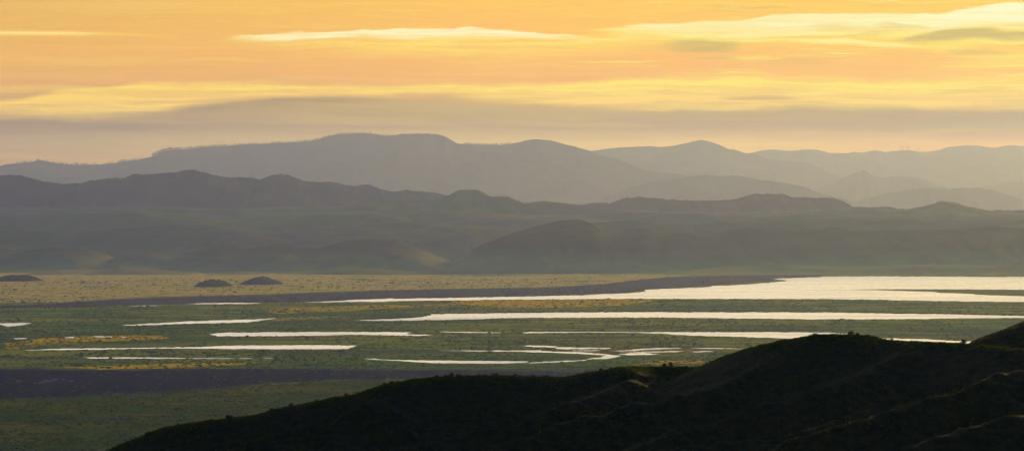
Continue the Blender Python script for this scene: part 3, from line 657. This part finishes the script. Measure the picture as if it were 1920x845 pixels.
for px, top, base, lab in ((1689.3, 273.2, 283.3, 'leftmost lattice transmission tower on the far right ridge, paler of its pair'), (1693.4, 273.6, 282.3, 'second lattice transmission tower from the left on the far right ridge'),
        (1699.2, 272.8, 281.8, 'left tower of the tallest middle pair on the far right ridge'), (1703.4, 272.6, 281.8, 'right tower of the tallest middle pair on the far right ridge'),
        (1719.6, 276.2, 285, 'left tower of the lower pair standing in the dip right of the knob'), (1723.4, 276.4, 285, 'rightmost lattice transmission tower, in the dip right of the knob')):
    z0 = float(np.interp(px, cx_, H_)); zt = CZ + (HY - top) / F * D_
    PM.put(0, ((px - CX) / F * D_, D_, z0 - 3), zt - z0 + 3, random.uniform(-.3, .3), lab, 'pylon', 'transmission towers on the far right ridge')

# ------------------------------------------------------------------ shrubs along the foreground crest
def make_shrub(seed):
    rg = np.random.default_rng(seed); root = bpy.data.objects.new('shrub', None); C.objects.link(root)
    lobes = [(rg.uniform(-.45, .45), rg.uniform(-.3, .3), rg.uniform(.2, .55), rg.uniform(.28, .5), rg.uniform(.2, .38)) for _ in range(7)]
    v, f = leaf_quads(crown_points(lobes, 700, rg), 0.06, rg, 0.5)
    link_mesh('foliage', v, f, M_shrub, root, smooth=False)
    parts = [tube([(0, 0, -.25), (l[0] * .4, l[1] * .4, .1), (l[0], l[1], l[2] + .1)], [.035, .025, .01], 5) for l in lobes]
    v, f = join(parts); link_mesh('stems', v, f, M_bark, root)
    return root
SM = Maker([make_shrub(70 + i) for i in range(4)]); _ = SM.kids
SCp = np.array([p[0] for p in S_CREST]); SCy = np.array([p[1] for p in S_CREST]); SCd = np.array([p[2] for p in S_CREST])
def crest_shrub(px, wpx, hpx, label, dz=0.0, line=None, group='shrubs along the crest of the dark foreground hill'):
    d = float(np.interp(px, SCp, SCd)) if line is None else line
    d = d * K; x = (px - CX) / F * d; z = float(fz_at(x, d)[0])
    s = 1.2 * wpx / F * d / 1.5; sz = (1.5 * hpx / F * d) / (s * 0.95)
    SM.put(random.randrange(4), (x, d, z + dz - 0.03), s, random.uniform(0, 6.28), label, 'shrub', group, sz)
for px, w, h, lab in [
 (247, 9, 4, 'low dark shrub nearest the lower left end of the foreground ridge'),
 (277, 17, 7, 'wide dark shrub on the steep lower left end of the foreground ridge'),
 (336, 11, 5, 'dark shrub on the bend of the ridge above the lower left slope'),
 (428, 15, 8, 'rounded dark shrub standing alone midway down the left ridge slope'),
 (395, 7, 4, 'small dark shrub left of the rounded lone shrub, left ridge slope'),
 (510, 8, 4, 'small dark shrub on the left slope between the rounded shrub and the pale green bend'),
 (547, 10, 5, 'dark shrub clump where the left slope starts to steepen'),
 (595, 8, 4, 'small dark shrub on the ridge slope below the green field corner'),
 (650, 9, 5, 'small dark shrub on the bright grassy edge of the left slope'),
 (691, 6, 3, 'tiny dark shrub just below the shoulder of the left ridge'),
 (720, 7, 6, 'dark upright shrub on the steep step below the long flat ridge'),
 (734, 9, 6, 'dark shrub just under the left end of the long flat ridge'),
 (776, 8, 4, 'low dark shrub at the left end of the long flat ridge'),
 (820, 10, 6, 'dark shrub on the flat ridge left of the pair of round shrubs'),
 (837, 9, 6, 'smaller left one of the pair of round shrubs on the flat ridge'),
 (846, 11, 9, 'larger right one of the pair of round shrubs on the flat ridge'),
 (860, 10, 6, 'dark shrub close on the right of the pair of round shrubs'),
 (898, 8, 4, 'low dark shrub on the flat ridge left of the twin bushes below the river bend'),
 (908, 9, 5, 'left one of the twin bushes on the middle of the flat ridge'),
 (928, 11, 7, 'right one of the twin bushes on the middle of the flat ridge'),
 (966, 7, 4, 'small dark shrub on the flat ridge below the end of the thin lake'),
 (1000, 8, 5, 'dark shrub at the right part of the long flat ridge'),
 (1024, 9, 4, 'low dark shrub at the right end of the long flat ridge'),
 (1126, 9, 6, 'dark shrub at the left foot of the grassy saddle'),
 (1145, 7, 4, 'low dark shrub in the grassy saddle left of the two upright shrubs'),
 (1245, 9, 8, 'left one of two upright dark shrubs on the grassy saddle'),
 (1259, 11, 9, 'right one of two upright dark shrubs on the grassy saddle'),
 (1286, 9, 5, 'low dark shrub right of the two upright shrubs on the saddle'),
 (1333, 8, 6, 'dark shrub at the foot of the steep hill slope'),
 (1348, 9, 7, 'dark shrub on the first rise of the steep hill slope'),
 (1371, 7, 4, 'small dark shrub low on the steep left flank of the highest foreground hill'),
 (1412, 6, 3, 'tiny dark shrub half way up the steep left flank of the hill'),
 (1530, 15, 5, 'flat dark shrub on the left shoulder of the highest foreground hill, beside the lake end'),
 (1560, 9, 4, 'small dark shrub near the top of the highest foreground hill'),
 (1595, 15, 8, 'large dark shrub on the very top of the highest foreground hill'),
 (1608, 9, 5, 'dark shrub right beside the large one on the hilltop'),
 (1626, 10, 6, 'dark shrub a little down the right side of the hilltop'),
 (1640, 9, 5, 'low dark shrub where the ridge drops from the hilltop'),
 (1672, 5, 6, 'thin upright shrub against the last thin strip of lake'),
 (1717, 6, 3, 'tiny shrub on the right ridge under the strip of lake'),
 (1808, 13, 8, 'bushy dark shrub against the right end of the strip of lake'),
 (1831, 12, 5, 'low dark shrub in the corner between the two foreground hills')]:
    crest_shrub(px, w, h, lab)
for px, w, h, lab in [(1847, 10, 6, 'dark shrub at the foot of the rising hill at the right edge'), (1866, 6, 4, 'small shrub on the rising hill edge just above its foot'), (1895, 9, 6, 'round shrub halfway up the hill at the right edge'), (1914, 7, 5, 'shrub highest up the hill at the right edge of the view')]:
    d = float(np.interp(px, [p[0] for p in R_CREST], [p[2] for p in R_CREST]))
    crest_shrub(px, w, h, lab, line=d)

# grass tufts and low brush over the foreground hill (nobody could count them)
def scatter_tufts():
    rg = np.random.default_rng(11); N = 42000
    x = rg.uniform(-175, 200, N) * K; P = np.array([fworld(*p) for p in S_CREST]); yc = np.interp(x, P[:, 0], P[:, 1])
    y = yc + K * (25 - rg.power(0.75, N) * 240)
    y[:14000] = yc[:14000] + rg.normal(0, 4 * K, 14000)
    nR = 2500; xr = rg.uniform(140, 215, nR) * K; Q = np.array([fworld(*p) for p in R_CREST]); yr = np.interp(xr, Q[:, 0], Q[:, 1]) + K * rg.normal(-5, 12, nR)
    x = np.concatenate([x, xr]); y = np.concatenate([y, yr]); keep = (fbm(x / 7, y / 7, 600, 3) > -0.35) | (np.arange(len(x)) < 9000)
    x, y = x[keep], y[keep]
    z = fore_z(x, y); n = len(x)
    k = 3
    X = np.repeat(x, k) + rg.normal(0, .13, n * k); Yy = np.repeat(y, k) + rg.normal(0, .13, n * k); Zz = np.repeat(z, k)
    big = fbm(X / 11, Yy / 11, 610, 3) > 0.25
    h = K * rg.uniform(.12, .38, n * k) * np.where(big, 1.7, 1.0); w = K * rg.uniform(.10, .28, n * k) * np.where(big, 1.5, 1)
    a = rg.uniform(0, 3.14, n * k); dx, dy = np.cos(a) * w, np.sin(a) * w; lx, ly = rg.normal(0, .05, (2, n * k))
    V = np.stack([np.stack([X - dx, Yy - dy, Zz - .1], 1), np.stack([X + dx, Yy + dy, Zz - .1], 1), np.stack([X + dx * .6 + lx, Yy + dy * .6 + ly, Zz + h * .75], 1), np.stack([X - dx * .3 + lx, Yy - dy * .3 + ly, Zz + h], 1)], 1)
    o = link_mesh('grass', V.reshape(-1, 3), np.arange(4 * n * k).reshape(-1, 4), M_tuft, smooth=False)
    o['kind'] = 'stuff'; o['label'] = 'short grass and brush covering the dark foreground hill'; o['category'] = 'grass'
scatter_tufts()

# saltbush scrub dotted over the plain (nobody could count it)
def scatter_scrub():
    rg = np.random.default_rng(21); N = 60000
    px = rg.uniform(-250, 2170, N); py = 522 + (860 - 522) * rg.uniform(0, 1, N) ** 1.25
    keep = np.ones(N, bool)
    for P in LP:
        q = (px > P[:, 0].min()) & (px < P[:, 0].max()) & (py > P[:, 1].min() - 1) & (py < P[:, 1].max() + 1)
        s = np.full(N, -1.0)
        if q.any(): s[q] = sdist(px[q], py[q], P)
        keep &= s < -0.25
    dens = fbm(px / 90, py / 9, 700, 4)
    keep &= dens > rg.uniform(-0.9, 0.6, N)
    keep &= ~((py < 560) & (rg.uniform(0, 1, N) > .4))
    bl = sdist(px, py, [(-1500,692),(480,690),(1200,694),(1200,714),(760,712),(480,720),(0,748),(-1500,768)]) > 0
    keep &= ~(bl & (rg.uniform(0, 1, N) > .25))
    px, py = px[keep], py[keep]; n = len(px)
    d = CZ * F / (py - HY); x = (px - CX) / F * d
    w = rg.uniform(1.6, 4.2, n) * (0.7 + d / 14000); h = rg.uniform(.7, 1.7, n) * (0.7 + d / 16000)
    bg_ = (rg.uniform(0, 1, n) < .06) & (fbm(px / 30, py / 4, 720, 3) > 0); w = w * np.where(bg_, 1.9, 1); h = h * np.where(bg_, 1.7, 1)
    k = 7; ang = np.linspace(0, 2 * np.pi, k, endpoint=False)
    rr = rg.uniform(.7, 1.25, (n, k)); r2 = rg.uniform(.5, .8, (n, k))
    ring0 = np.stack([x[:, None] + w[:, None] * rr * np.cos(ang), d[:, None] + w[:, None] * rr * np.sin(ang), np.full((n, k), -.1)], -1)
    ring1 = np.stack([x[:, None] + w[:, None] * r2 * np.cos(ang + .3), d[:, None] + w[:, None] * r2 * np.sin(ang + .3), h[:, None] * rg.uniform(.55, 1, (n, k))], -1)
    top = np.stack([x, d, h * 1.1], -1)[:, None, :]
    V = np.concatenate([ring0, ring1, top], 1)
    b = (np.arange(n) * (2 * k + 1))[:, None, None]
    j = np.arange(k); j2 = (j + 1) % k
    T = np.concatenate([np.stack([j, j2, k + j2], 1), np.stack([j, k + j2, k + j], 1), np.stack([k + j, k + j2, np.full(k, 2 * k)], 1)])[None]
    o = link_mesh('scrub', V.reshape(-1, 3), (T + b).reshape(-1, 3), M_scrub, smooth=False)
    o['kind'] = 'stuff'; o['label'] = 'low saltbush scrub dotted over the green plain between the lakes'; o['category'] = 'scrub'
scatter_scrub()

# ------------------------------------------------------------------ haze
HZ = 1.55e-5; HCOL = (0.365, 0.475, 1.0); HG_G = 0.56
SCAT = {'L': (1.30, 1.02, 0.72), 'C': (1.85, 1.30, 0.74), 'R': (2.5, 1.65, 0.80)}     # brightness the air tends to with distance, left / centre / right
def haze():
    x0, x1, y0, y1, z0, z1 = -28000, 28000, -2000, 47500, -2.0, 1560.0
    V = [(x, y, z) for z in (z0, z1) for y in (y0, y1) for x in (x0, x1)]
    Fc = [(0, 2, 3, 1), (4, 5, 7, 6), (0, 1, 5, 4), (2, 6, 7, 3), (0, 4, 6, 2), (1, 3, 7, 5)]
    m = bpy.data.materials.new('haze'); m.use_nodes = True; nt = m.node_tree; nt.nodes.clear()
    out = nt.nodes.new('ShaderNodeOutputMaterial'); pv = nt.nodes.new('ShaderNodeVolumePrincipled')
    pv.inputs['Color'].default_value = (*HCOL, 1); pv.inputs['Absorption Color'].default_value = (1, 1, 1, 1); pv.inputs['Density'].default_value = HZ; pv.inputs['Anisotropy'].default_value = HG_G
    nt.links.new(pv.outputs[0], out.inputs['Volume'])
    o = link_mesh('haze', V, Fc, m, smooth=False); o['kind'] = 'stuff'; o.display_type = 'WIRE'
haze()

# ------------------------------------------------------------------ sky: Nishita all round, evening cloud streaks over the lake side
def sky():
    w = bpy.data.worlds.new('World'); scene.world = w; w.use_nodes = True
    t = NT(w.node_tree); t.n.clear()
    out = t.n.new('ShaderNodeOutputWorld'); bg = t.n.new('ShaderNodeBackground'); bg.inputs[1].default_value = 1.0
    gen = t.n.new('ShaderNodeTexCoord').outputs['Generated']
    sep = t.n.new('ShaderNodeSeparateXYZ'); t.put(sep.inputs[0], gen); x, y, z = sep.outputs
    ys = t.m('MAXIMUM', y, 0.05)
    U = t.add(t.mul(t.div(x, ys), F), CX)           # direction measured along the horizon
    V = t.sub(HY, t.mul(t.div(t.m('MAXIMUM', z, 0.0), ys), F))    # and up from it (0..404 is what a long lens sees)
    wv = t.xyz(t.mul(U, 1 / 420.0), t.mul(V, 1 / 62.0))
    w1 = t.sub(t.noise(wv, 1.0, 4, 0.5), 0.5)
    w2 = t.sub(t.noise(t.xyz(t.mul(U, 1 / 190.0), t.mul(V, 1 / 15.0), 3.0), 1.0, 6, 0.6), 0.5)
    Vw = t.add(V, t.add(t.mul(w1, 24.0), t.mul(w2, 12.0)))
    wisp = t.noise(t.xyz(t.mul(U, 1 / 250.0), t.mul(Vw, 1 / 10.0), 7.0), 1.0, 7, 0.62, 0.5)
    wisp2 = t.noise(t.xyz(t.mul(U, 1 / 520.0), t.mul(Vw, 1 / 30.0), 11.0), 1.0, 6, 0.55, 0.3)
    Vn = t.mr(Vw, -404.0, 404.0, 0.0, 1.0, smooth=False)
    q = lambda v: (v + 404.0) / 808.0
    L = t.ramp(Vn, [(0.0, lin(215,190,160)), (q(-120), lin(232,200,150)), (q(0), lin(232,186,124)), (q(90), lin(236,184,116)), (q(160), lin(226,176,116)), (q(225), lin(174,158,122)), (q(262), lin(184,168,136)), (q(300), lin(192,170,138)), (q(400), lin(190,165,138))])
    Cn = t.ramp(Vn, [(0.0, lin(240,215,170)), (q(-120), lin(255,222,160)), (q(0), lin(255,200,116)), (q(90), lin(252,194,108)), (q(150), lin(246,188,106)), (q(200), lin(206,182,128)), (q(235), lin(200,176,124)), (q(275), lin(228,200,140)), (q(400), lin(205,175,140))])
    Rr = t.ramp(Vn, [(0.0, lin(255,235,190)), (q(-120), lin(255,238,180)), (q(0), lin(254,212,112)), (q(60), lin(252,208,104)), (q(110), lin(253,198,96)), (q(160), lin(255,206,98)), (q(205), lin(206,180,122)), (q(240), lin(208,182,122)), (q(272), lin(243,202,112)), (q(400), lin(215,180,130))])
    base = t.mix(t.mr(U, 0, 960, smooth=False), L, Cn); base = t.mix(t.mr(U, 960, 1900, smooth=False), base, Rr)
    base = t.mix(t.mul(t.mr(wisp2, 0.45, 0.7), 0.17), base, lin(255, 226, 150))
    col = base
    # belt of luminous yellow cloud over a grey bank
    w3 = t.sub(t.noise(t.xyz(t.mul(U, 1 / 95.0), t.mul(V, 1 / 45.0), 5.0), 1.0, 3, 0.5), 0.5)
    Vw = t.add(Vw, t.mul(w3, 15.0))
    def streak(col, top, bot, amp, colr, st=5.0, sb=14.0, tex=0.5, nz=None, VV=None):
        """cloud between the curves top(U) and bot(U) (rows counted down), sharp above, soft below"""
        VV = VV or Vw
        a = t.curve(U, -400, 2400, top, 0, 404); b = t.curve(U, -400, 2400, bot, 0, 404)
        m1 = t.mr(t.sub(VV, a), -st * .5, st); m2 = t.mr(t.sub(b, VV), -sb * .5, sb)
        am = t.curve(U, -400, 2400, amp, 0, 1)
        n = t.mr(nz or wisp, 0.36, 0.60, 1 - tex, 1.0)
        return t.mix(t.mul(t.mul(m1, m2), t.mul(am, n)), col, colr)
    W = [(-400, 1), (2400, 1)]
    col = streak(col, [(-400,196),(0,188),(130,168),(200,162),(300,152),(480,154),(640,160),(750,158),(960,154),(1100,148),(1300,143),(1500,141),(1700,146),(1920,140),(2400,130)],
                 [(-400,222),(0,222),(250,216),(350,200),(480,190),(640,182),(800,181),(950,190),(1100,202),(1300,207),(1600,206),(1920,207),(2400,210)],
                 [(-400,.8),(0,.9),(300,.85),(640,.85),(900,.85),(1200,1),(2400,1)], lin(255, 218, 118), 8, 12, 0.45)
    col = streak(col, [(-400,162),(300,160),(700,164),(1000,158),(1200,150),(1500,150),(1920,150),(2400,150)], [(-400,176),(300,174),(700,176),(1000,172),(1300,178),(1500,176),(1920,178),(2400,178)],
                 [(-400,.2),(250,.35),(600,.35),(800,.6),(1200,.7),(1900,.8),(2400,.8)], lin(255, 234, 150), 5, 8, 0.8)
    # grey bank below and its darker tongues
    gm = [(-400,.35),(0,.35),(600,.3),(1200,.25),(1920,.3),(2400,.3)]
    col = streak(col, [(-400,206),(300,206),(700,196),(1100,206),(1500,208),(2400,210)], [(-400,250),(0,248),(600,240),(1200,238),(1920,244),(2400,246)], gm, lin(186,166,128), 10, 22, 0.9, wisp2)
    col = streak(col, [(-400,215),(280,214),(330,208),(400,196),(520,187),(640,184),(760,186),(900,190),(2400,190)], [(-400,222),(280,218),(400,214),(560,208),(700,200),(900,196),(2400,192)],
                 [(-400,0),(260,0),(380,.8),(560,.75),(700,.5),(900,.15),(1000,0),(2400,0)], lin(174,158,124), 5, 14, 0.5)
    col = streak(col, [(-400,224),(0,224),(200,226),(400,232),(2400,232)], [(-400,246),(0,246),(200,244),(400,240),(2400,240)], [(-400,.8),(0,.75),(180,.6),(350,.2),(500,0),(2400,0)], lin(166,152,128), 4, 12, 0.4)
    # dark flecks inside the yellow belt
    col = streak(col, [(-400,180),(1380,181),(1440,178),(1500,181),(2400,181)], [(-400,190),(1380,189),(1500,189),(2400,190)], [(-400,0),(1330,0),(1400,.6),(1480,.5),(1540,0),(2400,0)], lin(205,172,112), 3, 4, 0.2, VV=V)
    col = streak(col, [(-400,190),(960,190),(1060,194),(1200,192),(2400,190)], [(-400,204),(960,200),(1100,206),(1250,204),(2400,204)], [(-400,0),(900,0),(1020,.4),(1150,.45),(1300,0),(2400,0)], lin(214,180,120), 3, 6, 0.6)
    # thin left streak
    col = streak(col, [(-400,58),(0,58),(180,60),(300,66),(420,72),(2400,72)], [(-400,68),(0,68),(180,68),(300,72),(420,78),(2400,78)], [(-400,.8),(0,.8),(140,.75),(200,.4),(300,.3),(420,0),(2400,0)], lin(255,232,160), 4, 6, 0.3, VV=t.add(V, t.mul(w2, 5.0)))
    # long bright middle streak, warm glow under it
    top = [(-400,78),(380,76),(430,70),(480,64),(560,60),(640,60),(720,56),(800,52),(860,52),(940,54),(1020,59),(1100,66),(1160,72),(2400,72)]
    V2 = t.add(V, t.add(t.mul(w2, 17.0), t.mul(w3, 20.0)))
    col = streak(col, [(a, b) for a, b in top], [(-400,80),(380,80),(480,86),(640,100),(800,110),(940,112),(1060,108),(1200,96),(2400,90)], [(-400,0),(360,0),(460,.6),(640,.8),(900,.95),(1080,.9),(1200,.6),(1300,0),(2400,0)], lin(255,224,140), 4, 30, 0.7, VV=V2)
    col = streak(col, [(a, b) for a, b in top], [(-400,76),(380,77),(440,78),(520,78),(640,77),(760,74),(860,72),(960,71),(1040,73),(1100,75),(1160,76),(2400,76)], [(-400,0),(330,0),(390,.18),(450,.4),(530,.75),(700,.95),(850,1),(1000,.85),(1080,.5),(1200,0),(2400,0)], lin(255,250,212), 4, 12, 0.5, VV=V2)
    # big bright right cloud
    top = [(-400,60),(1050,60),(1150,50),(1250,42),(1340,40),(1370,40),(1430,32),(1480,26),(1560,24),(1650,24),(1740,26),(1800,18),(1850,10),(1920,4),(2100,0),(2400,0)]
    V3 = t.add(V, t.add(t.mul(w1, 8.0), t.add(t.mul(w2, 17.0), t.mul(w3, 13.0))))
    col = streak(col, top, [(-400,70),(1050,76),(1180,84),(1300,90),(1450,84),(1600,84),(1700,88),(1800,104),(1920,120),(2400,130)], [(-400,0),(1040,0),(1160,.7),(1280,.95),(1500,.95),(1920,1),(2400,1)], lin(255,232,148), 5, 24, 0.4, VV=V3)
    col = streak(col, top, [(-400,70),(1050,68),(1200,64),(1360,68),(1480,68),(1560,60),(1650,58),(1740,58),(1800,54),(1860,52),(1920,52),(2400,52)], [(-400,0),(1080,0),(1200,.5),(1340,.75),(1440,.75),(1540,.85),(1700,.9),(1800,1),(1920,1),(2400,1)], lin(255,248,206), 3, 20, 0.38, VV=V3)
    col = streak(col, [(-400,74),(1250,74),(1500,72),(1600,74),(1700,80),(1800,84),(2400,84)], [(-400,82),(1250,82),(1500,82),(1600,84),(1700,88),(1800,92),(2400,90)], [(-400,0),(1240,0),(1380,.5),(1500,.6),(1600,.9),(1700,.6),(1780,0),(2400,0)], lin(255,240,170), 3, 6, 0.3, VV=V3)
    # grey bodies in it
    col = streak(col, [(-400,78),(1220,80),(1300,74),(1360,76),(2400,76)], [(-400,90),(1220,94),(1300,100),(1370,96),(2400,94)], [(-400,0),(1160,0),(1270,.65),(1340,.8),(1385,.25),(1440,0),(2400,0)], lin(206,182,138), 8, 10, 0.35, VV=V3)
    col = streak(col, [(-400,72),(1640,74),(1720,64),(1760,56),(1820,54),(1920,56),(2400,56)], [(-400,80),(1640,78),(1740,79),(1920,76),(2400,76)], [(-400,0),(1600,0),(1690,.6),(1780,.85),(1920,.8),(2400,.6)], lin(208,184,138), 5, 9, 0.35, VV=V3)
    col = streak(col, [(-400,44),(1500,46),(1560,42),(1620,46),(2400,46)], [(-400,60),(1500,58),(1560,62),(1640,58),(2400,58)], [(-400,0),(1490,0),(1550,.35),(1600,.3),(1680,0),(2400,0)], lin(232,200,140), 6, 8, 0.3, VV=V3)
    # saturated patch and shreds at far right
    col = streak(col, [(-400,86),(1700,88),(1800,82),(2400,80)], [(-400,104),(1700,100),(1800,102),(1920,106),(2400,108)], [(-400,0),(1760,0),(1840,.8),(1920,.9),(2400,.9)], lin(255,206,62), 4, 8, 0.35, VV=V3)
    col = streak(col, [(-400,112),(1700,120),(1800,108),(2400,104)], [(-400,150),(1700,150),(2400,150)], [(-400,0),(1680,0),(1800,.5),(1920,.6),(2400,.6)], lin(255,224,124), 8, 10, 0.9, VV=V3)
    # loose shreds: shaded bodies and lit filaments, mostly on the brighter side
    side = t.mr(U, 700, 1500, 0.22, 1.0); bandm = t.m('MAXIMUM', t.mr(V, 205, 150), 0.0)
    sh = t.mr(t.noise(t.xyz(t.mul(U, 1 / 330.0), t.mul(V3, 1 / 24.0), 33.0), 1.0, 6, 0.58, 0.5), 0.54, 0.70)
    hl = t.mr(t.noise(t.xyz(t.mul(U, 1 / 300.0), t.mul(V3, 1 / 11.0), 44.0), 1.0, 6, 0.6, 0.5), 0.55, 0.72)
    col = t.mix(t.mul(t.mul(sh, side), t.mul(bandm, 0.6)), col, lin(224, 188, 132))
    col = t.mix(t.mul(t.mul(hl, side), t.mul(bandm, 0.8)), col, lin(255, 238, 168))
    fib = t.noise(t.xyz(t.mul(U, 1 / 420.0), t.mul(t.add(Vw, t.mul(w2, 14.0)), 1 / 5.0), 21.0), 1.0, 5, 0.6, 0.6)
    col = t.mix(1.0, col, t.mix(t.mr(fib, 0.3, 0.7), (0.98, 0.975, 0.955, 1), (1.02, 1.028, 1.05, 1)), 'MULTIPLY')
    # higher above: unseen bright veil, added and tinted to light lakes, plain and haze
    hi = t.mr(V, -8, -260); veil = t.mix(t.mr(wisp2, 0.35, 0.65), lin(246, 214, 160), t.mix(t.mr(U, -1500, 2200), (2.6, 2.95, 3.2, 1), (3.7, 3.05, 1.9, 1)))
    col = t.mix(hi, col, veil)
    # the sky stands beyond the haze: take out what the air in front of it adds and give back what it swallows
    def air(key, what):
        st = []
        for v in np.linspace(-404, 404, 17):
            el = max(math.atan((HY - v) / F), 1e-3); Lp = min(47500, 1310 / math.tan(el))
            T = [math.exp(-HZ * c * Lp) for c in HCOL]
            st.append((float((v + 404) / 808), tuple([(SCAT[key][i] * (1 - T[i])) if what == 's' else T[i] for i in range(3)]) + (1.0,)))
        return t.ramp(t.mr(V, -404.0, 404.0, 0.0, 1.0, smooth=False), st)
    sc = t.mix(t.mr(U, 0, 960, smooth=False), air('L', 's'), air('C', 's')); sc = t.mix(t.mr(U, 960, 1900, smooth=False), sc, air('R', 's'))
    col = t.mix(1.0, t.mix(1.0, col, sc, 'SUBTRACT'), air('C', 't'), 'DIVIDE')
    col = t.mix(1.0, col, (0.12, 0.07, 0.02, 1), 'LIGHTEN')
    # blend into the clear sky of every other direction
    nis = t.n.new('ShaderNodeTexSky'); nis.sky_type = 'NISHITA'; nis.sun_disc = False
    nis.sun_elevation = R(SUN_EL); nis.sun_rotation = R(SUN_AZ); nis.altitude = 700; nis.dust_density = 1.5
    nv = t.mix(1.0, nis.outputs[0], (0.026, 0.080, 0.20, 1), 'MULTIPLY')
    az = t.mr(y, 0.72, 0.90); el = t.mr(z, 0.50, 0.30)
    fin = t.mix(t.mul(az, el), nv, col)
    t.put(bg.inputs[0], fin); t.l.new(bg.outputs[0], out.inputs[0])
sky()

sl = bpy.data.lights.new('sun', 'SUN'); sl.energy = 4.6; sl.angle = R(0.6); sl.color = (1.0, 0.64, 0.13)
so = bpy.data.objects.new('sun', sl); C.objects.link(so)
so.rotation_euler = (R(90 - SUN_EL), 0, R(180 - SUN_AZ))

cam = bpy.data.cameras.new('camera'); cam.lens = 100.0; cam.sensor_width = 36.0; cam.shift_y = -18.5 / 1920.0
cam.clip_start = 0.5; cam.clip_end = 200000
co = bpy.data.objects.new('camera', cam); C.objects.link(co); co.location = (0, 0, CZ); co.rotation_euler = (R(90), 0, 0)
scene.camera = co

scene.view_settings.view_transform = 'Standard'; scene.view_settings.look = 'None'; scene.view_settings.exposure = 0; scene.view_settings.gamma = 1
scene.cycles.max_bounces = 5; scene.cycles.volume_bounces = 0; scene.cycles.use_adaptive_sampling = False; scene.cycles.denoising_prefilter = 'ACCURATE'; scene.cycles.diffuse_bounces = 2; scene.cycles.glossy_bounces = 2; scene.cycles.transmission_bounces = 2
scene.cycles.use_denoising = True
